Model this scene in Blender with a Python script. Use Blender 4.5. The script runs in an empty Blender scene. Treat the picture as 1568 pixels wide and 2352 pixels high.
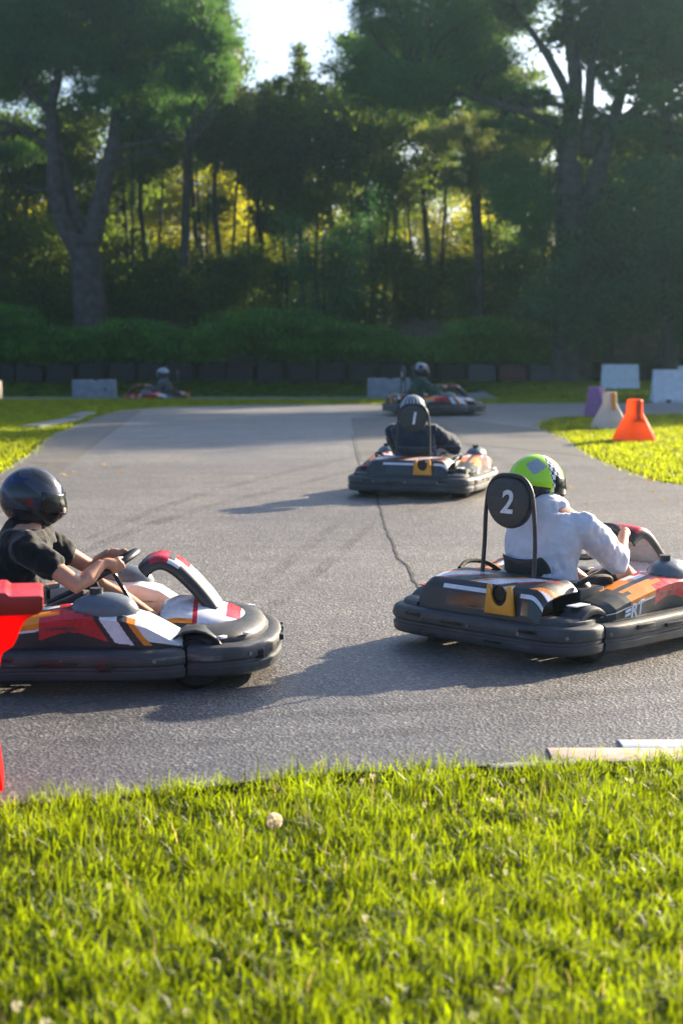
import bpy, bmesh, math, random
import numpy as np
from mathutils import Vector, Matrix
R = math.radians
random.seed(7); rng = np.random.default_rng(7)
SC = bpy.context.scene
COL = SC.collection

# ------------------------------------------------------------------ camera, world, sun, exposure
CAM_H, FPX, PITCH = 1.85, 3920.0, R(6.2)
cd = bpy.data.cameras.new('camera'); cam = bpy.data.objects.new('camera', cd); COL.objects.link(cam)
cam.location = (0, 0, CAM_H); cam.rotation_euler = (R(90) - PITCH, 0, 0)
cd.sensor_fit = 'VERTICAL'; cd.sensor_height = 36; cd.sensor_width = 24; cd.lens = 60
cd.clip_start = 0.1; cd.clip_end = 6000
cd.dof.use_dof = True; cd.dof.focus_distance = 9.8; cd.dof.aperture_fstop = 2.3
SC.camera = cam
SUN_EL, SUN_AZ = R(21.5), R(46.0)          # azimuth clockwise from +Y
w = bpy.data.worlds.new('World'); SC.world = w; w.use_nodes = True
nt = w.node_tree; nt.nodes.clear()
sky = nt.nodes.new('ShaderNodeTexSky'); sky.sky_type = 'NISHITA'; sky.sun_disc = False
sky.sun_elevation = SUN_EL; sky.sun_rotation = SUN_AZ; sky.air_density = 0.75; sky.dust_density = 3.0; sky.ozone_density = 3.5
bg = nt.nodes.new('ShaderNodeBackground'); bg.inputs[1].default_value = 0.085
wo = nt.nodes.new('ShaderNodeOutputWorld')
nt.links.new(sky.outputs[0], bg.inputs[0]); nt.links.new(bg.outputs[0], wo.inputs[0])
ld = bpy.data.lights.new('sun', 'SUN'); ld.energy = 5.0; ld.angle = R(0.6); ld.color = (1.0, 0.83, 0.59)
sun = bpy.data.objects.new('sun', ld); COL.objects.link(sun)
sdir = Vector((math.sin(SUN_AZ)*math.cos(SUN_EL), math.cos(SUN_AZ)*math.cos(SUN_EL), math.sin(SUN_EL)))
sun.rotation_euler = sdir.to_track_quat('Z', 'Y').to_euler(); sun.location = sdir*50
vs = SC.view_settings; vs.view_transform = 'Standard'; vs.look = 'None'; vs.gamma = 1; vs.use_curve_mapping = False
vs.exposure = 1.8
SC.cycles.use_denoising = True
SC.cycles.max_bounces = 8; SC.cycles.transmission_bounces = 6; SC.cycles.volume_bounces = 0
SC.cycles.sample_clamp_indirect = 6

def ray(u, v):
    f = Vector((0, math.cos(PITCH), -math.sin(PITCH))); up = Vector((0, math.sin(PITCH), math.cos(PITCH)))
    return f*FPX + Vector((1, 0, 0))*(u-784) - up*(v-1176)
def P(u, v, z=0.0):
    r = ray(u, v); t = (z-CAM_H)/r.z
    return Vector((0, 0, CAM_H)) + r*t
def at(u, v, Y):
    r = ray(u, v); return Vector((0, 0, CAM_H)) + r*(Y/r.y)

# ------------------------------------------------------------------ materials
def nodes(name):
    m = bpy.data.materials.new(name); m.use_nodes = True
    n = m.node_tree; b = n.nodes['Principled BSDF']; return m, n, b
def noise(n, scale, detail=4, rough=0.6, coord='Object', vec=None, dist=0):
    t = n.nodes.new('ShaderNodeTexNoise'); t.inputs['Scale'].default_value = scale
    t.inputs['Detail'].default_value = detail; t.inputs['Roughness'].default_value = rough; t.inputs['Distortion'].default_value = dist
    if vec is None:
        c = n.nodes.new('ShaderNodeTexCoord'); vec = c.outputs[coord]
    n.links.new(vec, t.inputs['Vector']); return t
def ramp(n, src, stops):
    r = n.nodes.new('ShaderNodeValToRGB'); e = r.color_ramp.elements
    while len(e) < len(stops): e.new(0.5)
    for i, (p, c) in enumerate(stops):
        e[i].position = p; e[i].color = (*c, 1) if len(c) == 3 else c
    n.links.new(src, r.inputs[0]); return r
def mix(n, fac, a, b, mode='MIX'):
    m = n.nodes.new('ShaderNodeMix'); m.data_type = 'RGBA'; m.blend_type = mode
    for i, x in ((0, fac), (6, a), (7, b)):
        if hasattr(x, 'is_output'): n.links.new(x, m.inputs[i])
        elif i == 0: m.inputs[0].default_value = x
        else: m.inputs[i].default_value = (*x, 1)
    return m.outputs[2]
def bump(n, b, src, strength, dist=0.01):
    u = n.nodes.new('ShaderNodeBump'); u.inputs['Strength'].default_value = strength; u.inputs['Distance'].default_value = dist
    n.links.new(src, u.inputs['Height']); n.links.new(u.outputs[0], b.inputs['Normal']); return u
def plastic(name, col, rough=0.4, var=0.25, scale=9, spec=0.5, bmp=0.0):
    m, n, b = nodes(name)
    t = noise(n, scale, 5, 0.65)
    dark = tuple(c*(1-var) for c in col); lite = tuple(min(1, c*(1+var*0.5)) for c in col)
    r = ramp(n, t.outputs[0], [(0.3, dark), (0.7, lite)])
    n.links.new(r.outputs[0], b.inputs['Base Color'])
    t2 = noise(n, scale*3.3, 6, 0.7)
    rr = ramp(n, t2.outputs[0], [(0.3, (max(0.05, rough-0.13),)*3), (0.7, (min(1, rough+0.15),)*3)])
    n.links.new(rr.outputs[0], b.inputs['Roughness']); b.inputs['Specular IOR Level'].default_value = spec
    if bmp: bump(n, b, t2.outputs[0], bmp, 0.004)
    return m
def metal(name, col, rough=0.35):
    m = plastic(name, col, rough); m.node_tree.nodes['Principled BSDF'].inputs['Metallic'].default_value = 1; return m
def cloth(name, col, var=0.3):
    m = plastic(name, col, 0.85, var, 14, 0.2, 0.3); 
    m.node_tree.nodes['Principled BSDF'].inputs['Sheen Weight'].default_value = 0.25; return m
def foliage(name, cols, trans, rough=0.6, tfac=0.45, clump=0.35):
    """leaf faces: each island (leaf) gets its own colour from the ramp, clumps vary by noise"""
    m, n, b = nodes(name)
    g = n.nodes.new('ShaderNodeNewGeometry')
    r = ramp(n, g.outputs['Random Per Island'], [(i/(len(cols)-1), c) for i, c in enumerate(cols)])
    t = noise(n, clump, 3, 0.6)
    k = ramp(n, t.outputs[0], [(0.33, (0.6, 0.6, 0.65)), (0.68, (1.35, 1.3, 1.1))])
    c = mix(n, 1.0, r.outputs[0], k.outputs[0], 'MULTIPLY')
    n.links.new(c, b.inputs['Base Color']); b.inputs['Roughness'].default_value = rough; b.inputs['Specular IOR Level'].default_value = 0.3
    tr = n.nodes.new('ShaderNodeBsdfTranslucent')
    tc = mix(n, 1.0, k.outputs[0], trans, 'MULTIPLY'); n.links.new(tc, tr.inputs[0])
    ms = n.nodes.new('ShaderNodeMixShader'); ms.inputs[0].default_value = tfac
    n.links.new(b.outputs[0], ms.inputs[1]); n.links.new(tr.outputs[0], ms.inputs[2])
    n.links.new(ms.outputs[0], n.nodes['Material Output'].inputs[0]); return m
def shellplastic(name, col, tcol, tfac=0.4):
    m = plastic(name, col, 0.45, 0.18, 7); n = m.node_tree; b = n.nodes['Principled BSDF']
    tr = n.nodes.new('ShaderNodeBsdfTranslucent'); tr.inputs[0].default_value = (*tcol, 1)
    ms = n.nodes.new('ShaderNodeMixShader'); ms.inputs[0].default_value = tfac
    n.links.new(b.outputs[0], ms.inputs[1]); n.links.new(tr.outputs[0], ms.inputs[2])
    n.links.new(ms.outputs[0], n.nodes['Material Output'].inputs[0]); return m

M = {}
M['black'] = plastic('black_plastic', (0.028, 0.031, 0.036), 0.48, 0.35, 6, 0.5, 0.15)
M['bumper'] = plastic('scuffed_dark_plastic', (0.042, 0.045, 0.052), 0.5, 0.4, 5, 0.5, 0.3)
M['rubber'] = plastic('tyre_rubber', (0.018, 0.018, 0.02), 0.75, 0.3, 12, 0.3, 0.3)
M['steel'] = metal('tube_steel', (0.25, 0.25, 0.27), 0.35)
M['dark_steel'] = plastic('painted_dark_tube', (0.03, 0.028, 0.028), 0.4)
M['white'] = plastic('white_bodywork', (0.72, 0.74, 0.78), 0.3, 0.15)
M['red'] = plastic('red_bodywork', (0.55, 0.02, 0.035), 0.3, 0.2)
M['orange'] = plastic('orange_bodywork', (0.85, 0.26, 0.02), 0.35, 0.2)
M['bracket'] = plastic('orange_bracket', (0.8, 0.33, 0.02), 0.4, 0.2)
M['grey'] = plastic('grey_blue_plastic', (0.12, 0.15, 0.18), 0.35, 0.2)
M['lettering'] = plastic('number_white', (0.75, 0.76, 0.78), 0.45, 0.3, 40)
M['decal'] = plastic('decal_pale_blue', (0.5, 0.6, 0.75), 0.4)
M['skin'] = plastic('skin', (0.55, 0.27, 0.17), 0.5, 0.15, 20, 0.4, 0.1)
M['skin'].node_tree.nodes['Principled BSDF'].inputs['Subsurface Weight'].default_value = 0.0
M['visor'] = plastic('visor', (0.01, 0.01, 0.014), 0.08, 0.1)
M['shoe'] = plastic('shoe', (0.05, 0.05, 0.05), 0.6)
M['bark'] = plastic('pine_bark', (0.085, 0.07, 0.068), 0.9, 0.55, 3.5, 0.2, 1.0)
M['bark2'] = plastic('grey_bark', (0.055, 0.05, 0.045), 0.9, 0.5, 5, 0.2, 1.0)

# ------------------------------------------------------------------ mesh helpers
def tag(o, label=None, cat=None, group=None, kind=None):
    if label: o['label'] = label
    if cat: o['category'] = cat
    if group: o['group'] = group
    if kind: o['kind'] = kind
    return o
def empty(name, loc=(0, 0, 0), rz=0.0):
    o = bpy.data.objects.new(name, None); COL.objects.link(o); o.location = loc; o.rotation_euler = (0, 0, rz)
    o.empty_display_size = 0.2; return o
def link(name, me, mats, parent=None, smooth=True, angle=None):
    for m in (mats if isinstance(mats, (list, tuple)) else [mats]): me.materials.append(m)
    o = bpy.data.objects.new(name, me); COL.objects.link(o)
    if parent: o.parent = parent
    if smooth:
        me.polygons.foreach_set('use_smooth', [True]*len(me.polygons))
        if angle is not None: me.set_sharp_from_angle(angle=R(angle))
    me.update(); return o
def pymesh(name, V, F, mi=None):
    me = bpy.data.meshes.new(name); me.from_pydata([tuple(v) for v in V], [], F); me.update()
    if mi is not None: me.polygons.foreach_set('material_index', mi)
    return me
class MB:
    def __init__(s): s.V = []; s.F = []; s.m = []
    def add(s, V, F, m=0):
        b = len(s.V); s.V += [Vector(v) for v in V]; s.F += [tuple(i+b for i in f) for f in F]
        s.m += (m if isinstance(m, list) else [m]*len(F)); return s
    def box(s, c, d, m=0, rot=None):
        c = Vector(c); V = []
        for x in (-1, 1):
            for y in (-1, 1):
                for z in (-1, 1):
                    p = Vector((x*d[0]/2, y*d[1]/2, z*d[2]/2))
                    if rot is not None: p = rot @ p
                    V.append(c+p)
        return s.add(V, [(0, 1, 3, 2), (4, 6, 7, 5), (0, 4, 5, 1), (2, 3, 7, 6), (0, 2, 6, 4), (1, 5, 7, 3)], m)
    def grid(s, rows, closed=False, m=None, cap=False):
        """rows: list of rings; closed joins the ends of each ring"""
        n = len(rows[0]); V = [p for r in rows for p in r]; F = []; ms = []
        for i in range(len(rows)-1):
            for j in range(n if closed else n-1):
                k = (j+1) % n
                F.append((i*n+j, i*n+k, (i+1)*n+k, (i+1)*n+j)); ms.append(m(i, j) if callable(m) else (m or 0))
        if cap:
            F.append(tuple(range(n-1, -1, -1))); ms.append(m(0, 0) if callable(m) else (m or 0))
            q = (len(rows)-1)*n; F.append(tuple(q+j for j in range(n))); ms.append(m(len(rows)-2, 0) if callable(m) else (m or 0))
        return s.add(V, F, ms)
    def tube(s, pts, r, seg=10, closed=False, m=0, cap=True):
        pts = [Vector(p) for p in pts]; n = len(pts); rows = []; ref = None
        rs = r if isinstance(r, (list, tuple)) else [r]*n
        for i, p in enumerate(pts):
            if closed: t = pts[(i+1) % n]-pts[i-1]
            else: t = pts[min(i+1, n-1)]-pts[max(i-1, 0)]
            t.normalize()
            if ref is None:
                ref = Vector((0, 0, 1)) if abs(t.z) < 0.9 else Vector((1, 0, 0))
            a = ref - t*ref.dot(t)
            a.normalize(); ref = a; b = t.cross(a)
            rows.append([p+(a*math.cos(q)+b*math.sin(q))*rs[i] for q in [2*math.pi*k/seg for k in range(seg)]])
        if closed: rows.append(rows[0])
        return s.grid(rows, True, m, cap and not closed)
    def prism(s, outline, a, b, axis, m=0):
        """outline of 2-D points extruded from a to b along axis 0/1/2"""
        def mk(p, t):
            q = list(p); q.insert(axis, t); return Vector(q)
        n = len(outline); V = [mk(p, a) for p in outline]+[mk(p, b) for p in outline]
        F = [tuple(range(n)), tuple(range(2*n-1, n-1, -1))]+[(i, (i+1) % n, n+(i+1) % n, n+i) for i in range(n)]
        return s.add(V, F, m)
    def build(s, name, mats, parent=None, bevel=0, smooth=True, angle=35, sub=0):
        me = pymesh(name, s.V, s.F, s.m)
        bm = bmesh.new(); bm.from_mesh(me); bmesh.ops.remove_doubles(bm, verts=bm.verts, dist=1e-5)
        bmesh.ops.recalc_face_normals(bm, faces=bm.faces)
        if bevel:
            es = [e for e in bm.edges if len(e.link_faces) == 2 and e.calc_face_angle(0) > R(28)]
            if es: bmesh.ops.bevel(bm, geom=es, offset=bevel, segments=2, profile=0.6, affect='EDGES', clamp_overlap=True)
        bm.to_mesh(me); bm.free()
        o = link(name, me, mats, parent, smooth, angle)
        if sub:
            md = o.modifiers.new('sub', 'SUBSURF'); md.levels = sub; md.render_levels = sub
        return o
def quads(name, Pts, mats, parent=None, smooth=False, mi=None):
    """Pts (N,4,3) array of loose quads -> mesh object"""
    N = len(Pts); me = bpy.data.meshes.new(name)
    me.vertices.add(N*4); me.vertices.foreach_set('co', Pts.reshape(-1).astype(np.float32))
    me.loops.add(N*4); me.loops.foreach_set('vertex_index', np.arange(N*4, dtype=np.int32))
    me.polygons.add(N); me.polygons.foreach_set('loop_start', np.arange(0, N*4, 4, dtype=np.int32))
    me.polygons.foreach_set('loop_total', np.full(N, 4, dtype=np.int32))
    if mi is not None: me.polygons.foreach_set('material_index', mi.astype(np.int32))
    me.update(calc_edges=True)
    return link(name, me, mats, parent, smooth)
def text_part(name, s, size, depth, mat, parent, mtx, shear=0.0, bold=0.0):
    cu = bpy.data.curves.new(name, 'FONT'); cu.body = s; cu.size = size; cu.extrude = depth; cu.shear = shear; cu.offset = bold
    cu.align_x = 'CENTER'; cu.align_y = 'CENTER'; cu.resolution_u = 6
    o = bpy.data.objects.new(name, cu); COL.objects.link(o)
    dg = bpy.context.evaluated_depsgraph_get(); me = bpy.data.meshes.new_from_object(o.evaluated_get(dg))
    bpy.data.objects.remove(o); me.transform(mtx); me.name = name
    me.materials.clear()
    return link(name, me, mat, parent, False)

# ------------------------------------------------------------------ ground, road
def grass_ground_mat():
    m, n, b = nodes('turf_soil')
    a = noise(n, 1.3, 5); c = noise(n, 40, 5, 0.8)
    r1 = ramp(n, c.outputs[0], [(0.3, (0.02, 0.03, 0.006)), (0.55, (0.045, 0.065, 0.01)), (0.75, (0.09, 0.08, 0.03))])
    r2 = ramp(n, a.outputs[0], [(0.3, (0.7, 0.7, 0.7)), (0.7, (1.25, 1.2, 1.0))])
    n.links.new(mix(n, 1, r1.outputs[0], r2.outputs[0], 'MULTIPLY'), b.inputs['Base Color'])
    b.inputs['Roughness'].default_value = 0.95; bump(n, b, c.outputs[0], 0.8, 0.03); return m
def asphalt_mat(name, lo, hi, tint=(1, 1, 1), rough=0.62):
    m, n, b = nodes(name)
    v = n.nodes.new('ShaderNodeTexVoronoi'); v.inputs['Scale'].default_value = 62
    tc = n.nodes.new('ShaderNodeTexCoord'); n.links.new(tc.outputs['Object'], v.inputs['Vector'])
    g = noise(n, 60, 4, 0.7); big = noise(n, 0.35, 5, 0.6, dist=0.6); mid = noise(n, 3.2, 4, 0.6)
    sc_ = n.nodes.new('ShaderNodeSeparateColor'); n.links.new(v.outputs['Color'], sc_.inputs[0])
    sp = ramp(n, sc_.outputs[0], [(0.0, lo), (0.55, tuple((l+h)/2 for l, h in zip(lo, hi))), (0.84, hi), (0.94, tuple(min(1, h*1.35) for h in hi)), (1.0, tuple(min(1, h*2.1) for h in hi))])
    c1 = mix(n, 0.35, sp.outputs[0], ramp(n, g.outputs[0], [(0.3, lo), (0.7, hi)]).outputs[0])
    c2 = mix(n, 1, c1, ramp(n, big.outputs[0], [(0.3, (0.82, 0.82, 0.84)), (0.7, (1.14, 1.12, 1.08))]).outputs[0], 'MULTIPLY')
    c3 = mix(n, 1, c2, ramp(n, mid.outputs[0], [(0.3, (0.9, 0.9, 0.9)), (0.7, (1.1, 1.1, 1.1))]).outputs[0], 'MULTIPLY')
    # rubbered racing line: long streaks that follow the direction of travel
    mp = n.nodes.new('ShaderNodeMapping'); mp.inputs['Scale'].default_value = (0.16, 1.5, 1); mp.inputs['Rotation'].default_value = (0, 0, R(-6))
    n.links.new(tc.outputs['Object'], mp.inputs[0])
    st = noise(n, 1.0, 4, 0.6, vec=mp.outputs[0], dist=0.4)
    c4 = mix(n, 1, c3, ramp(n, st.outputs[0], [(0.36, (0.86, 0.86, 0.87)), (0.6, (1.04, 1.04, 1.03))]).outputs[0], 'MULTIPLY')
    # the near end of the road is darker and bluer
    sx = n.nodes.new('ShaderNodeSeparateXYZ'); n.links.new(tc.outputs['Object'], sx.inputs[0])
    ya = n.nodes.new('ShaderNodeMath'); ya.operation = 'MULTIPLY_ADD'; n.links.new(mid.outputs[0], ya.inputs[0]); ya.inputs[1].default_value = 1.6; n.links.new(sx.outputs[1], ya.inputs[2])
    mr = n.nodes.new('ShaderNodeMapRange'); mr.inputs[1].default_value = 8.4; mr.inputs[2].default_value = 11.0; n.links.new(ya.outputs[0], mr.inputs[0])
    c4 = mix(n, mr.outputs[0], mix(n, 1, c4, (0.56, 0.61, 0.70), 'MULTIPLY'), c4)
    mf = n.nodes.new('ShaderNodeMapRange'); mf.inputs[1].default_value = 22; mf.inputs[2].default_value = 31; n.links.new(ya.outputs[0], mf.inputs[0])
    c4 = mix(n, mf.outputs[0], c4, mix(n, 1, c4, (1.35, 1.45, 1.6), 'MULTIPLY'))      # paler far surfacing, with its bluish sky light painted into the colour
    c5 = mix(n, 1, c4, tint, 'MULTIPLY')
    n.links.new(c5, b.inputs['Base Color'])
    b.inputs['Roughness'].default_value = rough; b.inputs['Specular IOR Level'].default_value = 0.5
    h = n.nodes.new('ShaderNodeMath'); h.operation = 'ADD'
    n.links.new(v.outputs['Distance'], h.inputs[0]); n.links.new(g.outputs[0], h.inputs[1])
    bump(n, b, h.outputs[0], 0.75, 0.006)
    return m
def sheet(name, pts, z, mat, kind='structure'):
    bm = bmesh.new(); vv = [bm.verts.new((p.x, p.y, z)) for p in pts]; bm.faces.new(vv)
    bmesh.ops.triangulate(bm, faces=bm.faces, ngon_method='EAR_CLIP')
    bmesh.ops.recalc_face_normals(bm, faces=bm.faces)
    if bm.faces[0].normal.z < 0: bmesh.ops.reverse_faces(bm, faces=bm.faces)
    me = bpy.data.meshes.new(name); bm.to_mesh(me); bm.free()
    return tag(link(name, me, mat, None, False), kind=kind)
M['turf'] = grass_ground_mat()
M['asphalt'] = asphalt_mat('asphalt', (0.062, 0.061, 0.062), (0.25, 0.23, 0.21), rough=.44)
M['asphalt_old'] = asphalt_mat('asphalt_old', (0.05, 0.047, 0.044), (0.16, 0.145, 0.125))
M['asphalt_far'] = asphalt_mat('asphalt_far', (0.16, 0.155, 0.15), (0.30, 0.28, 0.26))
def gz(x, y):
    f = min(1, max(0, (6.0-x)/3.0)); k = 0.0
    if 44.0 < y < 55.8: k = min(1, (y-44.0)/1.0, (55.8-y)/1.3)
    return -.03-.35*f*k
def gsheet(name, xs, ys, dz, mat):
    rows = [[Vector((x, y, gz(x, y)+dz)) for x in xs] for y in ys]
    mb = MB(); mb.grid(rows); return tag(mb.build(name, mat, None, smooth=False), kind='structure')
gsheet('ground', [-400, -60, -20, 0, 3, 4, 5, 6, 60, 400], [-60, 0, 43.99, 44, 45, 50, 54.5, 55.8, 60, 120, 400], 0, M['turf'])
FRONT = [(-1500, 1905), (-600, 1868), (0, 1840), (120, 1832), (250, 1822), (380, 1804), (470, 1798), (620, 1780), (800, 1764), (1000, 1756), (1100, 1750), (1300, 1745), (1568, 1740), (2300, 1720)]
ISL = [(2600, 1260), (1900, 1172), (1700, 1135), (1568, 1112), (1520, 1108), (1480, 1094), (1430, 1078), (1380, 1058), (1340, 1036), (1300, 1006), (1262, 992), (1238, 982), (1240, 972), (1275, 961), (1400, 955), (1568, 952), (1900, 950), (3000, 948)]
FARE = [(3000, 922), (1900, 924), (1568, 925), (1250, 926), (1000, 927), (600, 930), (400, 934), (330, 938), (270, 944), (225, 956), (170, 978), (112, 1002), (100, 1014), (70, 1040), (30, 1066), (0, 1086), (-200, 1140), (-900, 1330), (-2200, 1500)]
ROAD = [P(u, v+10) for u, v in FRONT]+[P(u, v) for u, v in [(3600, 1500)]+ISL+FARE+[(-3000, 1700)]]
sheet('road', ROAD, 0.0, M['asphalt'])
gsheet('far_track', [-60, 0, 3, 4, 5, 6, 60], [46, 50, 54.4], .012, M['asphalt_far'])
sheet('old_asphalt_strip', [P(u, v) for u, v in [(236, 953), (262, 948), (330, 941), (300, 962), (250, 1000), (160, 1070), (60, 1140), (-60, 1220), (-200, 1290), (-300, 1200), (0, 1094), (60, 1054), (108, 1012)]], 0.004, M['asphalt_old'])
sheet('asphalt_patch', [P(u, v) for u, v in [(806, 960), (1010, 955), (1228, 985), (1290, 1010), (1350, 1050), (1270, 1040), (1060, 1020), (872, 1060), (826, 1060)]], 0.004,
      asphalt_mat('asphalt_patch', (0.045, 0.045, 0.045), (0.15, 0.14, 0.125)))
# crack: a thin ragged line sunk as dark filler, with a raised pale lip
def ribbon(name, pts, wid, z, mat, jit=0.3):
    W = [P(u, v) for u, v in pts]; fine = []
    for a, b in zip(W[:-1], W[1:]):
        k = max(2, int((b-a).length/0.12))
        fine += [a.lerp(b, i/k) for i in range(k)]
    fine.append(W[-1]); rows = []
    for i, p in enumerate(fine):
        t = (fine[min(i+1, len(fine)-1)]-fine[max(i-1, 0)]).normalized(); nrm = Vector((-t.y, t.x, 0))
        c = p+nrm*random.uniform(-1, 1)*wid*jit*2; h = wid*random.uniform(0.4, 1.0)
        rows.append([Vector((*(c-nrm*h)[:2], z)), Vector((*(c+nrm*h)[:2], z))])
    mb = MB(); mb.grid(rows); o = mb.build(name, mat, None, smooth=False); return tag(o, kind='structure')
M['tar'] = plastic('crack_filler', (0.012, 0.011, 0.01), 0.8)
ribbon('crack', [(866, 1143), (880, 1190), (886, 1215), (905, 1255), (912, 1280), (938, 1300), (950, 1335), (985, 1375)], 0.013, 0.006, M['tar'])
ribbon('crack', [(808, 1000), (822, 1060), (850, 1110), (866, 1143)], 0.008, 0.006, M['tar'])
ribbon('crack', [(70, 1064), (110, 1066), (160, 1066)], 0.03, 0.009, M['tar'])

# faint rubber marks left by the karts
def tyre_mark(pts, wid, z):
    W = [P(u, v) for u, v in pts]; fine = []
    for i in range(len(W)-1):
        a, b, c, d = W[max(i-1, 0)], W[i], W[i+1], W[min(i+2, len(W)-1)]
        for k in range(8):
            q = k/8; fine.append(0.5*((2*b)+(c-a)*q+(2*a-5*b+4*c-d)*q*q+(3*b-a-3*c+d)*q**3))
    fine.append(W[-1]); rows = []
    for i, p in enumerate(fine):
        tt = (fine[min(i+1, len(fine)-1)]-fine[max(i-1, 0)]).normalized(); nr = Vector((-tt.y, tt.x, 0)); h = wid*math.sin(math.pi*(i+.3)/(len(fine)-.4))**.4
        rows.append([Vector((*(p-nr*h)[:2], z)), Vector((*(p+nr*h)[:2], z))])
    mb = MB(); mb.grid(rows); tag(mb.build('tyre_mark', M['mark'], None, smooth=False), kind='structure')
m_, n_, b_ = nodes('rubber_mark'); tt_ = noise(n_, 30, 5, .75); tb_ = noise(n_, 1.2, 3, .6)
b_.inputs['Base Color'].default_value = (.025, .025, .027, 1); b_.inputs['Roughness'].default_value = .6
mx_ = n_.nodes.new('ShaderNodeMath'); mx_.operation = 'MULTIPLY'; r1_ = ramp(n_, tt_.outputs[0], [(.4, (0, 0, 0)), (.62, (.45, .45, .45))]); r2_ = ramp(n_, tb_.outputs[0], [(.35, (.1, .1, .1)), (.65, (.8, .8, .8))])
n_.links.new(r1_.outputs[0], mx_.inputs[0]); n_.links.new(r2_.outputs[0], mx_.inputs[1]); n_.links.new(mx_.outputs[0], b_.inputs['Alpha']); M['mark'] = m_
for k, (pts, wd) in enumerate([([(-100, 1640), (300, 1652), (800, 1636), (1300, 1600), (1700, 1560)], .07), ([(-100, 1690), (300, 1705), (800, 1690), (1300, 1650), (1700, 1600)], .07),
                ([(560, 1380), (640, 1310), (730, 1240), (800, 1180)], .06), ([(480, 1500), (620, 1400), (760, 1290), (860, 1200)], .06), ([(200, 1240), (420, 1150), (640, 1090), (860, 1040), (1000, 1010)], .09), ([(120, 1300), (380, 1195), (640, 1125), (880, 1065)], .09),
                ([(1300, 1120), (1150, 1060), (1060, 1010), (1010, 975)], .1)]): tyre_mark(pts, wd, .005+.001*k)

# kerb stones
def kerb(name, pts, wid, h, mat):
    h = max(h, .012)
    W = [P(u, v) for u, v in pts]; rows = []
    for i, p in enumerate(W):
        t = (W[min(i+1, len(W)-1)]-W[max(i-1, 0)]).normalized(); nrm = Vector((-t.y, t.x, 0))
        q = p+nrm*wid
        rows.append([p+Vector((0, 0, -0.02)), p+Vector((0, 0, h*0.6)), p+nrm*0.03+Vector((0, 0, h)), q-nrm*0.05+Vector((0, 0, h)), q+Vector((0, 0, 0.006)), q+Vector((0, 0, -0.02))])
    mb = MB(); mb.grid(rows, True, None, True); return tag(mb.build(name, mat, None, bevel=0.004), kind='structure')
M['kerb_pink'] = plastic('worn_pink_kerb', (0.46, 0.36, 0.31), 0.7, 0.3, 14, 0.4, 0.5)
M['kerb_white'] = plastic('worn_white_kerb', (0.55, 0.60, 0.66), 0.55, 0.25, 12, 0.5, 0.4)
M['kerb_grey'] = plastic('worn_grey_kerb', (0.25, 0.26, 0.27), 0.8, 0.35, 12, 0.3, 0.6)
kerb('kerb', [(1130, 1768), (1230, 1763), (1330, 1758)], 0.08, 0.008, M['kerb_grey'])
kerb('kerb', [(1270, 1752), (1420, 1752), (1568, 1752), (1900, 1748)], 0.24, 0.012, M['kerb_pink'])
kerb('kerb', [(1430, 1722), (1568, 1722), (1900, 1717)], 0.16, 0.014, M['kerb_white'])
kerb('kerb', [(94, 984), (140, 976), (190, 966)], 0.42, 0.05, M['kerb_grey'])
kerb('kerb', [(188, 962), (208, 955), (222, 951)], 0.35, 0.05, M['kerb_grey'])

# earth bank behind the barriers
def bank():
    rows = []
    for i in range(120):
        x = -45+i*0.9; r = []
        for j in range(12):
            t = j/11; y = 57.6+t*6; z = -0.05+2.3*(t**0.55 if t < .7 else .7**.55)*(1+0.12*math.sin(x*0.7)+0.1*math.sin(x*1.9+2))
            r.append(Vector((x+random.uniform(-.2, .2), y+random.uniform(-.2, .2), z+random.uniform(-.08, .08)*t)))
        rows.append(r)
    mb = MB(); mb.grid(rows)
    m, n, b = nodes('bare_earth'); a = noise(n, 2.5, 6, 0.7)
    n.links.new(ramp(n, a.outputs[0], [(0.3, (0.05, 0.035, 0.028)), (0.6, (0.12, 0.085, 0.07)), (0.8, (0.17, 0.13, 0.11))]).outputs[0], b.inputs['Base Color'])
    b.inputs['Roughness'].default_value = 0.95; bump(n, b, a.outputs[0], 0.8, 0.1)
    tag(mb.build('earth_bank', m, None), kind='structure')
bank()

# ------------------------------------------------------------------ vegetation
def rand_unit(n):
    v = rng.normal(size=(n, 3)); return v/np.linalg.norm(v, axis=1)[:, None]
def leaf_quads(C, L, W, flat=0.0, up=None):
    n = len(C); d = rand_unit(n); 
    if up is not None: d = d*(1-up)+np.array([0, 0, 1.0])*up; d /= np.linalg.norm(d, axis=1)[:, None]
    nn = rand_unit(n)
    if flat: nn = nn*(1-flat)+np.array([0, 0, 1.0])*flat
    s = np.cross(d, nn); s /= (np.linalg.norm(s, axis=1)[:, None]+1e-9)
    l = (L*rng.uniform(.6, 1.3, n))[:, None]; ww = (W*rng.uniform(.6, 1.3, n))[:, None]
    return np.stack([C-d*l*.5, C-s*ww*.5+d*l*.08, C+d*l*.5, C+s*ww*.5+d*l*.08], axis=1)
def clump_points(c, r, n, sub=None, tight=0.22, shell=0.5):
    """leaf centres gathered in tufts inside an uneven ellipsoid"""
    c = np.array(c); r = np.array(r); k = sub or max(6, int(n/90))
    d = rand_unit(k); rad = rng.uniform(shell**2, 1, k)**0.5
    lob = 1+0.28*np.sin(d[:, 0]*5+c[0])*np.cos(d[:, 2]*6+c[1])
    sc = c+d*rad[:, None]*r*lob[:, None]
    idx = rng.integers(0, k, n); sz = rng.uniform(.6, 1.5, k)[idx]*tight*r.mean()
    return sc[idx]+rng.normal(size=(n, 3))*sz[:, None]*np.array([1, 1, .62])
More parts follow.
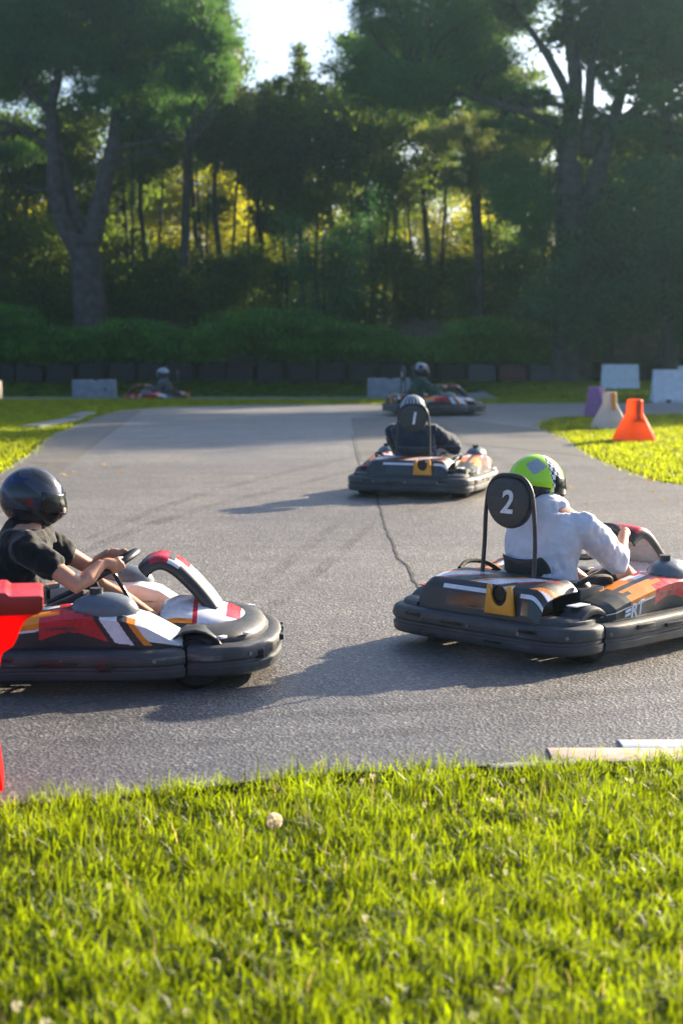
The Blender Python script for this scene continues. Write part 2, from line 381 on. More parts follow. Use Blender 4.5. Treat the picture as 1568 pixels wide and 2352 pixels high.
def limb(mb, pts, r0, r1, jit=0.0, seg=9):
    pts = [Vector(p) for p in pts]; fine = []
    for i in range(len(pts)-1):
        a = pts[max(i-1, 0)]; b = pts[i]; c = pts[i+1]; d = pts[min(i+2, len(pts)-1)]
        for k in range(5):
            t = k/5; fine.append(0.5*((2*b)+(c-a)*t+(2*a-5*b+4*c-d)*t*t+(3*b-a-3*c+d)*t**3))
    fine.append(pts[-1]); n = len(fine)
    for i, p in enumerate(fine):
        if 0 < i < n-1: p += Vector((random.uniform(-1, 1), random.uniform(-1, 1), 0))*jit
    mb.tube(fine, [(r0+(r1-r0)*i/(n-1))*random.uniform(.93, 1.07) for i in range(n)], seg)
    return fine
def tree(name, label, cat, group, base, limbs, clumps, mat, bark, leaf, dens, flat=0.0, twigs=14, tight=0.22, shell=.5, up=None):
    """base: world point; limbs: (points, r0, r1) in world; clumps: (centre, radii) in world"""
    base = Vector(base); e = empty(name, base); tag(e, label, cat, group)
    mb = MB(); nodes_ = []
    for pts, r0, r1 in limbs:
        f = limb(mb, [Vector(p)-base for p in pts], r0, r1, 0.02*r0/0.3); nodes_ += f[len(f)//3:]
    C = []
    for c, r in clumps:
        c = np.array(Vector(c)-base); vol = (r[0]*r[1]*r[2])**(2/3)
        C.append(clump_points(c, r, int(dens*vol), tight=tight, shell=shell))
        if twigs:
            cv = Vector(c); q = min(nodes_, key=lambda p: (p-cv).length)
            for t in range(max(1, twigs//5)):
                tip = cv+Vector((random.uniform(-1, 1)*r[0], random.uniform(-1, 1)*r[1], random.uniform(-.5, .8)*r[2]))*.75
                mid = q.lerp(tip, .5)+Vector((random.uniform(-.3, .3), random.uniform(-.3, .3), random.uniform(-.1, .4)))
                mb.tube([q, mid, tip], [.07, .045, .02], 5)
    mb.build('trunk', bark, e)
    C = np.concatenate(C)
    quads('crown', leaf_quads(C, leaf[0], leaf[1], flat, up), mat, e); TREES.append(e); return e

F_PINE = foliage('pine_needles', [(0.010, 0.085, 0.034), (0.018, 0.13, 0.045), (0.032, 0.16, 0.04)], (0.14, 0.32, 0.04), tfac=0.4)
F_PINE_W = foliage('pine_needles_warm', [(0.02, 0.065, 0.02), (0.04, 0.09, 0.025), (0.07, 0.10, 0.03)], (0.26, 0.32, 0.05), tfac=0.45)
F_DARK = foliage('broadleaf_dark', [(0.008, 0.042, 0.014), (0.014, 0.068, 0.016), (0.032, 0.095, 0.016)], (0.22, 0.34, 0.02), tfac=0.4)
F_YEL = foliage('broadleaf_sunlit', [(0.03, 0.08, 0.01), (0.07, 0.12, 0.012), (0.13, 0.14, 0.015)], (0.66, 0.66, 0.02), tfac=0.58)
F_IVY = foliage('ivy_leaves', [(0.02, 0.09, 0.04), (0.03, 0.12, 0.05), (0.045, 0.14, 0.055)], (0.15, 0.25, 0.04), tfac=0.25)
F_SHRUB = foliage('juniper_sprays', [(0.035, 0.16, 0.015), (0.06, 0.24, 0.02), (0.10, 0.30, 0.025)], (0.12, 0.30, 0.03), tfac=0.25, clump=.8)
F_SAP = foliage('sapling_leaves', [(0.015, 0.10, 0.035), (0.025, 0.15, 0.05)], (0.1, 0.3, 0.06), tfac=0.3)

TREES = []
def CL(lst, Y, dy=1.6):
    """clumps given by where they stand in view at depth Y -> world centre and radii; depth radius like width"""
    out = []
    for q in lst:
        u, v, ru, rv = q[:4]; y = Y+random.uniform(-dy, dy) if len(q) < 5 else q[4]
        s = y/FPX; out.append((at(u, v, y), (ru*s, max(ru, rv)*s*1.05, rv*s)))
    return out
def A(Y, *pts): return [at(u, v, Y) for u, v in pts]

# left umbrella pine: three bare grey limbs from one bole
Y = 60
tree('pine_tree', 'tall pine with pale bare trunk forking into three limbs, at the left of the wood', 'tree', 'trees behind the track', P(205, 860).lerp(Vector((at(205, 750, Y).x, Y, 0)), 1),
     [(A(Y, (208, 880), (206, 700), (200, 600), (192, 540)), .62, .46),
      (A(Y, (185, 585), (150, 520), (128, 440), (122, 330), (118, 240)), .34, .20),
      (A(Y-.2, (118, 240), (135, 160), (110, 80), (90, -20)), .19, .10), (A(Y, (118, 260), (60, 200), (15, 130), (-40, 90)), .16, .07),
      (A(Y+.2, (205, 570), (222, 500), (240, 420), (262, 330), (272, 240)), .38, .22),
      (A(Y, (272, 250), (265, 160), (300, 60), (310, -40)), .20, .10), (A(Y, (272, 260), (330, 180), (390, 110), (430, 40)), .16, .06),
      (A(Y+.4, (194, 545), (170, 480), (150, 410), (136, 350), (126, 300)), .24, .16),
      (A(Y, (124, 345), (80, 315), (20, 285), (-30, 280)), .10, .04), (A(Y, (262, 345), (320, 330), (390, 322), (440, 330)), .08, .03),
      (A(Y-.3, (122, 440), (70, 432), (0, 425)), .06, .02), (A(Y-.3, (268, 380), (330, 350), (380, 352)), .06, .02)],
     CL([(60, 30, 110, 80), (30, 130, 90, 50), (170, 20, 110, 70), (290, 20, 100, 60), (400, 30, 90, 70), (470, 70, 60, 60), (500, 120, 48, 60),
         (350, 110, 90, 60), (440, 170, 80, 50), (240, 130, 80, 60), (150, 130, 80, 45), (330, 210, 80, 50), (230, 215, 60, 35), (60, 210, 80, 30),
         (420, 250, 70, 32), (360, 275, 70, 28), (-60, 60, 90, 90), (505, 190, 42, 35), (30, 350, 60, 30), (500, 20, 30, 40), (200, -60, 200, 60), (400, -50, 110, 50), (100, -120, 250, 60)], Y, 1.6),
     F_PINE, M['bark'], (.20, .04), 5200, twigs=20, tight=.2)
# warmer outer part of the same neighbourhood: a second smaller pine behind
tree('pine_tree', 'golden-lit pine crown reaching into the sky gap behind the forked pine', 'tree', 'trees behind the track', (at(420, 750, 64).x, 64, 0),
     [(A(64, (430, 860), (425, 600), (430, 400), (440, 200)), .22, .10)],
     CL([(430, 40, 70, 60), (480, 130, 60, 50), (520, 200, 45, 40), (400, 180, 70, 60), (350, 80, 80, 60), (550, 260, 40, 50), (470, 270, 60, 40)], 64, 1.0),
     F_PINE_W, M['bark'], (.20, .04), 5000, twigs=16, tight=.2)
# right umbrella pine
Y = 56
tree('pine_tree', 'massive pine with twin thick trunks and broad crown on the right', 'tree', 'trees behind the track', (at(1310, 750, Y).x, Y, 0),
     [(A(Y, (1312, 880), (1310, 700), (1312, 560), (1308, 450), (1302, 380)), .72, .42), (A(Y+.3, (1335, 640), (1345, 520), (1362, 430), (1385, 350), (1405, 280)), .42, .24),
      (A(Y, (1302, 400), (1305, 300), (1320, 200), (1310, 100), (1300, 0)), .36, .16), (A(Y, (1318, 250), (1270, 150), (1225, 80), (1180, 20)), .18, .07),
      (A(Y, (1310, 330), (1250, 280), (1150, 240), (1050, 215), (950, 190)), .18, .05), (A(Y, (1405, 290), (1430, 200), (1470, 110), (1520, 30)), .22, .08),
      (A(Y, (1400, 300), (1470, 240), (1540, 195), (1600, 170)), .15, .05), (A(Y, (1345, 350), (1352, 230), (1360, 120), (1380, 20)), .22, .1),
      (A(Y, (1410, 285), (1480, 270), (1560, 290)), .10, .04), (A(Y-.3, (1300, 420), (1272, 330), (1240, 380), (1225, 450)), .06, .03), (A(Y-.3, (1300, 410), (1268, 420), (1250, 500)), .05, .02)],
     CL([(860, 30, 60, 50), (900, 100, 90, 70), (830, 165, 75, 50), (930, 190, 90, 45), (1000, 60, 100, 80), (1020, 170, 90, 60), (1110, 30, 90, 60), (1110, 130, 80, 60),
         (1190, 30, 50, 45), (1150, 220, 80, 40), (1230, 225, 50, 30), (1160, 300, 60, 30), (1350, 15, 70, 50), (1420, 50, 70, 50), (1500, 70, 90, 60), (1460, 140, 40, 28), 
         (1390, 170, 28, 25), (1560, 150, 50, 40), (1300, 240, 30, 25), (1540, 250, 40, 20), (1345, 95, 40, 45), (1420, 195, 42, 26), (1505, 210, 48, 24), (1380, 262, 36, 22), (1455, 285, 46, 20), (1285, 75, 26, 30), (1560, 90, 60, 50), (1270, 290, 50, 30), (1350, 290, 50, 25), (980, 240, 60, 35), (860, 220, 60, 35), (900, -60, 110, 50), (1100, -60, 200, 50), (1350, -70, 200, 50), (1480, -20, 120, 50),
         (1195, 470, 70, 70), (1170, 400, 60, 45), (1230, 540, 50, 45), (1520, 320, 50, 15), (1470, 300, 45, 14)], Y, 1.5),
     F_PINE, M['bark'], (.20, .04), 5200, twigs=20, tight=.2)
tree('pine_tree', 'small warm-lit pine with drooping clumps left of the twin-trunk pine', 'tree', 'trees behind the track', (at(1100, 750, 61).x, 61, 0),
     [(A(61, (1105, 880), (1100, 600), (1090, 420), (1060, 280)), .2, .08)],
     CL([(1085, 300, 55, 40), (1110, 360, 50, 40), (1060, 400, 45, 40), (1130, 420, 50, 40), (1180, 360, 45, 35), (1000, 320, 50, 35)], 61, 1.0),
     F_PINE_W, M['bark'], (.20, .04), 4500, twigs=16, tight=.22)
# broadleaf trees of the wood, darker and denser, each with its own crown
Y = 66
wood = [
 ('dark broadleaf tree at the left edge behind the forked pine', 20, 67, [(0, 330, 110, 40), (60, 420, 90, 50), (-50, 500, 110, 80), (60, 570, 100, 60), (150, 640, 90, 60), (20, 660, 110, 60)]),
 ('dark slender tree beside the pale forked trunk, right of it', 330, 68, [(320, 290, 70, 40), (400, 330, 60, 30), (330, 390, 50, 26), (300, 640, 90, 60), (390, 620, 70, 50), (300, 560, 40, 30)]),
 ('dark bushy tree left of the sky gap foot', 500, 66, [(520, 250, 60, 60), (590, 260, 60, 55), (560, 330, 70, 50), (640, 330, 60, 60), (480, 330, 60, 40), (490, 640, 80, 50), (560, 590, 45, 40)]),
 ('spire-topped tree rising highest into the sky gap', 690, 66, [(688, 110, 10, 22), (692, 160, 22, 30), (688, 205, 34, 30), (640, 190, 16, 26), (615, 215, 22, 26), (735, 220, 22, 26), (680, 260, 80, 45), (720, 330, 80, 60), (650, 400, 50, 50), (700, 470, 60, 50), (620, 640, 70, 50)]),
 ('broad dark tree in the middle of the wood', 850, 65, [(800, 260, 70, 50), (860, 300, 80, 50), (800, 370, 80, 60), (890, 400, 70, 60), (860, 480, 55, 45), (760, 240, 40, 40)]),
 ('dark tree between the spire tree and the twin-trunk pine', 980, 65, [(960, 280, 70, 50), (1030, 330, 60, 45), (980, 390, 50, 40), (890, 600, 60, 60), (960, 640, 60, 40), (1050, 640, 60, 50)]),
 ('dark tree filling the gap behind the twin-trunk pine', 1240, 64, [(1240, 310, 60, 35), (1180, 620, 70, 60), (1240, 640, 60, 60), (1420, 420, 60, 60), (1500, 400, 60, 40), (1400, 520, 60, 60)]),
]
for lab, bu, yy, cl in wood:
    bx = at(bu, 750, yy).x
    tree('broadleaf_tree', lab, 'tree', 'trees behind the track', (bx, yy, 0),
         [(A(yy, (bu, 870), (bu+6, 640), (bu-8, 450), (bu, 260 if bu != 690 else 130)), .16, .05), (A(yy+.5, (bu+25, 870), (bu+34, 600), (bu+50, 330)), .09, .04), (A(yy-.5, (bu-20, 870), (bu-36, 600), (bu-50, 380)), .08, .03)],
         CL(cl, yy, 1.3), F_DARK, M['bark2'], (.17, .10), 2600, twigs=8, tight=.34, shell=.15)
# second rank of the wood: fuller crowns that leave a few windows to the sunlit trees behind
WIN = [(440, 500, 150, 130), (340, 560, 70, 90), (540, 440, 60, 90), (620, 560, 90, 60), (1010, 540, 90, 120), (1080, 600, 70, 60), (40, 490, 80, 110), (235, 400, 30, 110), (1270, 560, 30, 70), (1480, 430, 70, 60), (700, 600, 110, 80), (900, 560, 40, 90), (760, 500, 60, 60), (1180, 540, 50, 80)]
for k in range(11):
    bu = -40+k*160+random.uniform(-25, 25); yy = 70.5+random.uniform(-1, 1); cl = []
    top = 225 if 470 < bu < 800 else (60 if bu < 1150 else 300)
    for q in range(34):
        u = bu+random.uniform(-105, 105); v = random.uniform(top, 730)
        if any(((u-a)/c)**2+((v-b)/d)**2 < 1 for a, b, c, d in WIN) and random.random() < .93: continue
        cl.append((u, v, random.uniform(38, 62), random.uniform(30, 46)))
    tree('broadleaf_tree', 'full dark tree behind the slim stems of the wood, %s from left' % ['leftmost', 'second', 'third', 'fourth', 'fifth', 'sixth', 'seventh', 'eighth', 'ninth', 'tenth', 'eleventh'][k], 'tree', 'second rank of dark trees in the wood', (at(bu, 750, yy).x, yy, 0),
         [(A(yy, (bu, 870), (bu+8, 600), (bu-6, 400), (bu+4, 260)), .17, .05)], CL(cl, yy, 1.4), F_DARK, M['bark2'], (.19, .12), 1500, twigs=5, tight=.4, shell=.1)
# thin sunlit trees further back, seen glowing through the gaps
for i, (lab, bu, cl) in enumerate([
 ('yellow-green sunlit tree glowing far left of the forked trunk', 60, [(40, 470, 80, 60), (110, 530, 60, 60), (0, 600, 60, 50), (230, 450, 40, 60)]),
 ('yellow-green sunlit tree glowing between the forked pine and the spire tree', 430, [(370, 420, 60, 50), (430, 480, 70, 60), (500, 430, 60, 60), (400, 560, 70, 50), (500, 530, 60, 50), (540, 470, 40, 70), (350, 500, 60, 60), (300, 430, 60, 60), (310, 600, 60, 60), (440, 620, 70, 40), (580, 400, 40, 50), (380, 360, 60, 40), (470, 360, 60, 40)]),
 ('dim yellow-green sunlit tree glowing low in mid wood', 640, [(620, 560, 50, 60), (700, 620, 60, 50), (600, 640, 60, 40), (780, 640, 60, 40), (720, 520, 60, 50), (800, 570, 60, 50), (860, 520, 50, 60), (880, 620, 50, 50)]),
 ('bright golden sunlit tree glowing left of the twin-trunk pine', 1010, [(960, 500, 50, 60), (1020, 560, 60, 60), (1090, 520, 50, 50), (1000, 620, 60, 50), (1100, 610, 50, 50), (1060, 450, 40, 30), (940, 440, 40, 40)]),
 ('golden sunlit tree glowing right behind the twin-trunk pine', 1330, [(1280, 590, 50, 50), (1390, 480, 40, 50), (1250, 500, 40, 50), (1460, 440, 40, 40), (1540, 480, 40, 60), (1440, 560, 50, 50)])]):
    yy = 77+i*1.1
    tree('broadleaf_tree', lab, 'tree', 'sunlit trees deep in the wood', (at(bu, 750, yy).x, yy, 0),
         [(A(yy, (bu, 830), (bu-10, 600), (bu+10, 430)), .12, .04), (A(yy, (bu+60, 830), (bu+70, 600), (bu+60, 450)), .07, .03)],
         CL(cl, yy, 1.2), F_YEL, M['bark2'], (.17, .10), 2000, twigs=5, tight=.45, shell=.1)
# many slim stems of the thicket, each its own sapling
def stem(u, yy, top, lean, r):
    b = Vector((at(u, 750, yy).x, yy, 0)); mb = MB(); t = at(u+lean, top, yy)-b
    limb(mb, [Vector((0, 0, 0)), t*.35+Vector((random.uniform(-.15, .15), 0, 0)), t*.7+Vector((random.uniform(-.2, .2), 0, 0)), t], r, r*.4, .02, 7)
    o = mb.build('tree_stem', M['bark2'], None); o.location = b; return o
for k in range(34):
    u = random.choice([random.uniform(-60, 620), random.uniform(860, 1300), random.uniform(1380, 1600)])
    tag(stem(u, random.uniform(62.5, 72), random.uniform(300, 480), random.uniform(-20, 25), random.uniform(.035, .085)),
        'thin bare dark stem standing upright inside the wood', 'tree trunk', 'slim bare stems in the wood')
# low dark undergrowth individual bushes in front of the stems
under = []
for k, (u, v, ru, rv, yy) in enumerate([(-20, 690, 90, 60, 62), (110, 700, 90, 50, 62.5), (260, 690, 90, 55, 62), (400, 690, 90, 60, 62.5), (540, 690, 90, 55, 62), (820, 690, 90, 60, 62), (960, 700, 80, 50, 62.5), (1090, 705, 80, 48, 62), (1200, 670, 80, 80, 61.5)]):
    c, r = CL([(u, v, ru, rv, yy)], yy)[0]; c2, r2 = CL([(u+random.uniform(-40, 40), v-55, ru*.6, rv*.7, yy)], yy)[0]
    b = Vector((c.x, yy, 0))
    tree('undergrowth_bush', 'dark undergrowth bush at the foot of the wood, %s from left' % ['leftmost', 'second', 'third', 'fourth', 'fifth', 'sixth', 'seventh', 'eighth', 'ninth'][k], 'bush', 'undergrowth bushes at the wood edge', b,
         [([b, b+Vector((.1, 0, 1)), c], .06, .03)], [(c, r), (c2, r2)], F_DARK, M['bark2'], (.15, .09), 2300, twigs=5, tight=.3, shell=.1)
# green feathery sapling in mid wood
b = Vector((at(740, 750, 60).x, 60, 0))
tree('sapling_tree', 'fresh green sapling with upswept plumes in front of the mid wood', 'tree', None, b,
     [(A(60, (735, 820), (725, 650), (690, 540)), .08, .02), (A(60, (740, 820), (790, 620), (845, 470)), .08, .02), (A(60, (738, 820), (745, 650), (740, 560)), .06, .02)],
     CL([(680, 560, 22, 60), (664, 510, 12, 45), (700, 620, 30, 60), (735, 650, 45, 70), (785, 620, 26, 70), (812, 560, 18, 65), (832, 510, 13, 55), (850, 465, 9, 40), (745, 710, 70, 50), (760, 560, 20, 50)], 60, .5),
     F_SAP, M['bark2'], (.16, .05), 1500, twigs=5, tight=.5, shell=.1, up=.5)
# ivy-clad mass at right
for lab, u0, yy, cl in [('ivy-covered tree mass left of the two at the right edge', 1400, 55, [(1330, 640, 70, 90), (1400, 560, 80, 80), (1420, 660, 90, 90), (1280, 700, 80, 60), (1360, 740, 90, 50), (1450, 480, 60, 60)]),
                        ('ivy-covered tree mass running off the right edge', 1540, 54, [(1500, 560, 80, 110), (1560, 450, 60, 80), (1600, 620, 90, 110), (1510, 690, 80, 80), (1480, 400, 50, 40), (1590, 740, 90, 60)])]:
    b = Vector((at(u0, 750, yy).x, yy, 0))
    tree('ivy_tree', lab, 'tree', 'ivy-covered trees on the right', b, [(A(yy, (u0, 890), (u0-10, 700), (u0+5, 540), (u0, 430)), .25, .1)],
         CL(cl, yy, 1.0), F_IVY, M['bark2'], (.15, .11), 3000, twigs=8, tight=.3, shell=.3)
# spreading green shrubs above the tyre wall
def shrub(lab, parts, yy):
    u0 = parts[0][0]; b = Vector((at(u0, 750, yy).x, yy, 0)); e = empty('spreading_shrub', b); tag(e, lab, 'shrub', 'spreading shrubs behind the tyre wall')
    mb = MB(); Q = []
    for (u, v, ru, rv) in parts:
        c = at(u, v, yy)-b; s = yy/FPX
        mb.tube([Vector((0, .3, .6)), Vector((c.x*.5, c.y*.5+.1, c.z*.6)), c], [.06, .04, .02], 5)
        n = int(ru*rv*5.0); k = max(10, n//110)
        d = rand_unit(k); sc = np.array(c)+d*np.array([ru*s, .9, rv*s])*rng.uniform(.15, 1.35, k)[:, None]**.7
        idx = rng.integers(0, k, n)
        pts = sc[idx]+rng.normal(size=(n, 3))*np.array([.34, .24, .05])*rng.uniform(.5, 1.6, k)[idx][:, None]
        Q.append(leaf_quads(pts, .17, .05, flat=.75))
    mb.build('stem', M['bark2'], e); quads('foliage', np.concatenate(Q), F_SHRUB, e)
for lab, parts, yy in [
 ('green shrub at the left edge, tallest of the left ones', [(20, 745, 60, 36), (60, 790, 70, 40), (-20, 790, 60, 50)], 57),
 ('low flat green shrub right of the left-edge shrub', [(150, 795, 70, 32), (110, 820, 60, 22), (200, 780, 50, 26)], 56.6),
 ('green shrub with domed top behind the left white barrier', [(310, 765, 70, 24), (290, 800, 90, 32), (370, 790, 50, 30)], 57),
 ('low green shrub drooping behind the red kart', [(440, 800, 70, 30), (480, 780, 60, 22), (400, 815, 50, 20)], 56.6),
 ('highest broad green shrub in the middle', [(600, 745, 80, 28), (560, 775, 90, 32), (650, 780, 80, 38), (690, 740, 40, 22)], 57),
 ('green shrub left of the number ten kart', [(780, 775, 70, 32), (740, 800, 60, 30), (830, 800, 60, 28)], 56.6),
 ('wispy low green shrub right behind the number ten kart', [(930, 810, 60, 22), (1000, 815, 60, 20), (880, 790, 40, 26)], 56.8),
 ('rounded green shrub right of the number ten kart', [(1110, 765, 60, 30), (1150, 790, 90, 36), (1080, 800, 70, 28)], 57),
 ('low green shrub left of the brown bare bank', [(1260, 800, 60, 26), (1310, 815, 50, 20), (1220, 815, 50, 22)], 56.8)]:
    shrub(lab, parts, yy)
# far woodland that closes the horizon (one mass nobody could count)
n = 110000
C = np.stack([rng.uniform(-60, 75, n), rng.uniform(118, 130, n), rng.uniform(0, 1, n)**.8*12.5], 1)
C[:, 2] *= (0.75+.25*np.sin(C[:, 0]*.7)+.12*np.sin(C[:, 0]*2.1))
tag(quads('woodland', leaf_quads(C, .55, .4), F_DARK), 'dark far woodland closing the view between the trunks', 'woodland', kind='stuff')
# trees outside the picture whose shade crosses the far road: copies of the wood's trees
def copy_tree(root, loc, rz, sc, lab, group):
    c = root.copy(); COL.objects.link(c); c.location = loc; c.rotation_euler = (0, 0, rz); c.scale = sc; c['label'] = lab; c['group'] = group
    for ch in root.children:
        d = ch.copy(); COL.objects.link(d); d.parent = c
    return c

WOOD = [t for t in TREES if 'dark' in t['label'] and t['category'] == 'tree']
for k, (x, y, h, sw) in enumerate([(15.2, 50, 1.12, 1), (18.5, 51, 1.14, 1), (22, 50, 1.06, 1), (25.5, 51, .96, 1), (29, 50, .84, 1), (33, 51, 1, 1), (37, 50, 1, 1), (14.6, 57, 1.28, 1), (17.5, 58, 1.3, 1), (20.5, 57, 1.3, 1), (23.5, 58, 1.3, 1), (16, 63, 1.2, 1), (13.9, 61, 1.2, 1), (14.4, 66, 1.35, 1), (18, 67, 1.35, 1), (22, 63, 1.2, 1), (28, 63, 1.0, 1), (34, 63, 1.0, 1), (-15, 64, 1.1, 1), (-20, 65, 1.0, 1), (-25, 63, 1.1, 1)]):
    src = WOOD[[4, 5, 2][k % 3]]
    copy_tree(src, (x, y, 0), random.uniform(0, 6), (1.5, 1.5, 1.17*h) if x > 0 else (1.2, 1.2, h), 'dark broadleaf tree continuing the wood beyond the picture', 'trees of the wood outside the view')

# ------------------------------------------------------------------ grass
def grass_mat(name, cols, trans, tfac):
    return foliage(name, cols, trans, 0.45, tfac, 3.2)
F_GRASS = grass_mat('grass_blades', [(0.006, 0.034, 0.002), (0.016, 0.06, 0.003), (0.04, 0.08, 0.003), (0.12, 0.12, 0.02)], (0.34, 0.46, 0.003), .46)
F_GRASS2 = grass_mat('grass_blades_far', [(0.008, 0.06, 0.016), (0.018, 0.085, 0.014), (0.045, 0.10, 0.010)], (0.50, 0.60, 0.012), .5)
def in_poly(X, Yv, poly):
    ins = np.zeros(len(X), bool); j = len(poly)-1
    for i in range(len(poly)):
        xi, yi = poly[i].x, poly[i].y; xj, yj = poly[j].x, poly[j].y
        c = ((yi > Yv) != (yj > Yv)) & (X < (xj-xi)*(Yv-yi)/(yj-yi+1e-12)+xi); ins ^= c; j = i
    return ins
ROADP = ROAD
def blades(name, X, Yv, h, wd, mat, z0=None, lean=.5, label=None, group=None):
    n = len(X); a = rng.uniform(0, 2*math.pi, n); H = h*rng.uniform(.45, 1.25, n); Wd = wd*rng.uniform(.6, 1.4, n)
    la = rng.uniform(0, 2*math.pi, n); l = np.abs(rng.normal(0, lean, n))*H
    base = np.stack([X, Yv, -.03-.35*np.clip((6-X)/3, 0, 1)*np.clip(np.minimum(Yv-44, (55.8-Yv)/1.3), 0, 1)], 1); s = np.stack([np.cos(a), np.sin(a), np.zeros(n)], 1)*Wd[:, None]*.5
    ld = np.stack([np.cos(la), np.sin(la), np.zeros(n)], 1)
    p1 = base+ld*(l*.3)[:, None]+np.array([0, 0, 1])*(H*.55)[:, None]; p2 = base+ld*l[:, None]+np.array([0, 0, 1])*(H*np.clip(1-.25*(l/H)**2, .5, 1))[:, None]
    # each blade: lower quad and tapering upper quad sharing vertices -> 6 verts
    V = np.stack([base-s, base+s, p1+s*.85, p1-s*.85, p2+s*.12, p2-s*.12], 1).reshape(-1, 3)
    me = bpy.data.meshes.new(name); me.vertices.add(n*6); me.vertices.foreach_set('co', V.reshape(-1).astype(np.float32))
    o6 = (np.arange(n)*6)[:, None]; idx = np.concatenate([o6+np.array([0, 1, 2, 3]), o6+np.array([3, 2, 4, 5])], 1).reshape(-1)
    me.loops.add(n*8); me.loops.foreach_set('vertex_index', idx.astype(np.int32)); me.polygons.add(n*2)
    me.polygons.foreach_set('loop_start', np.arange(0, n*8, 4, dtype=np.int32)); me.polygons.foreach_set('loop_total', np.full(n*2, 4, dtype=np.int32))
    me.update(calc_edges=True)
    return tag(link(name, me, mat, None, True), label, 'grass', group, 'stuff')
def scatter(n, x0, x1, y0, y1, widen=True):
    y = np.sqrt(rng.uniform(y0*y0, y1*y1, n)) if widen else rng.uniform(y0, y1, n)
    x = rng.uniform(-1, 1, n); x = x0+(x+1)/2*(x1-x0); return x, y
# foreground lawn
x, y = scatter(125000, -2.2, 2.2, 3.2, 7.6); cl = np.sin(x*9+np.sin(y*5)*2)*np.sin(y*8+x*3)
jx = rng.normal(0, .05, len(x)); k = ~in_poly(x+jx, y-.02+jx, ROADP); x, y, cl = x[k], y[k], cl[k]
hh = .066*(1+.5*cl+.3*np.sin(x*23+y*7)*np.sin(y*31-x*5)+rng.normal(0, .3, len(x))).clip(.25, 2.4)
blades('grass', x, y, hh, .0055, F_GRASS, lean=.9, label='bright green backlit lawn grass in the foreground')
# broad weed leaves and clover tufts in the lawn
x, y = scatter(17000, -2.2, 2.2, 3.4, 7.3); k = ~in_poly(x, y, ROADP); x, y = x[k], y[k]
blades('grass', x, y, .055, .017, F_GRASS, lean=1.2, label='broad weed leaves among the foreground lawn grass')
x, y = scatter(5200, -2.2, 2.2, 3.4, 7.35); k = (~in_poly(x, y-.05, ROADP)) & (rng.uniform(size=len(x)) < .12); x, y = x[k], y[k]
F_STRAW = grass_mat('dry_stalks', [(0.35, 0.28, 0.14), (0.45, 0.36, 0.2)], (0.8, 0.6, 0.25), .5)
blades('grass', x, y, .11, .003, F_STRAW, lean=.5, label='thin dry stalks standing above the foreground lawn')
# far lawns
x = rng.uniform(-9, 12, 520000); y = rng.uniform(19, 43.8, 520000); k = (~in_poly(x+rng.normal(0, .07, len(x)), y+rng.normal(0, .10, len(x)), ROADP)) & (np.abs(x) < y*.22+1.2); x, y = x[k], y[k]
blades('grass', x, y, .075, .015, F_GRASS2, lean=.6, label='sunlit lawn inside and beyond the bends of the track')
x = rng.uniform(-14, 14, 90000); y = rng.uniform(54.3, 56.8, 90000); x2 = rng.uniform(4.5, 14, 40000); y2 = rng.uniform(44, 54.5, 40000); x = np.concatenate([x, x2]); y = np.concatenate([y, y2])
blades('grass', x, y, .13, .05, F_GRASS2, lean=.5, label='shaded lawn between the far track and the tyre wall')

# dandelion clocks
F_CLOCK = shellplastic('dandelion_fluff', (0.75, 0.7, 0.6), (0.95, 0.85, 0.65), .5)
F_STALK = foliage('flower_stalk', [(0.10, 0.2, 0.03), (0.12, 0.22, 0.04)], (0.4, 0.6, 0.05))
def dandelion(u, v, rpx, lab, grp, src=None):
    g = P(u, v+rpx*2.2, -0.03); s = FPX/g.y; r = rpx/s; z = .07 if rpx > 10 else .055
    c = P(u, v, z-.03)
    if src:
        e = src.copy(); COL.objects.link(e); sc = r/.012; e.location = (c.x, c.y, -.03); e.scale = (sc, sc, z/.06)
        for ch in src.children:
            d = ch.copy(); COL.objects.link(d); d.parent = e
    else:
        e = empty('dandelion', (c.x, c.y, -.03)); Q = []
        rr = r if lab else .012
        d = rand_unit(420 if rpx > 10 else 90); p = d*rr+np.array([0, 0, z])
        quads('seed_head', leaf_quads(p, rr*.45, rr*.3), F_CLOCK, e)
        mb = MB(); mb.tube([(0, 0, 0), (.004, 0, z*.5), (0, 0, z)], .0018, 5); mb.build('stalk', F_STALK, e)
    tag(e, lab or 'small pale flower head standing in the foreground lawn', 'flower', grp); return e
dandelion(630, 1885, 17, 'largest round white dandelion clock in the foreground lawn', None)
sm = dandelion(987, 1773, 9, None, 'small pale flower heads in the lawn')
for u, v, rp in [(101, 1822, 7), (115, 1838, 6), (838, 2105, 9), (855, 1780, 8), (1060, 1782, 7), (1132, 1835, 9), (950, 1918, 8), (975, 1845, 7), (1345, 1832, 12), (1265, 1863, 6), (535, 1866, 6), (503, 1892, 6),
                 (585, 1905, 7), (635, 2005, 7), (620, 2098, 6), (795, 1905, 6), (1230, 1880, 5), (1438, 1825, 6), (1360, 2028, 7), (250, 2033, 7), (40, 2305, 14), (105, 2345, 14), (1088, 2330, 12), (430, 2320, 10), (125, 2140, 8),
                 (490, 1975, 6), (1160, 2000, 6), (1540, 1868, 6), (832, 1790, 6), (1085, 1780, 6), (1170, 1925, 5), (735, 1905, 5), (655, 1950, 5), (1450, 1790, 5), (1200, 1790, 6), (290, 2210, 8), (1330, 2140, 7), (948, 2010, 6)]:
    dandelion(u, v, rp*.8, None, 'small pale flower heads in the lawn', sm)
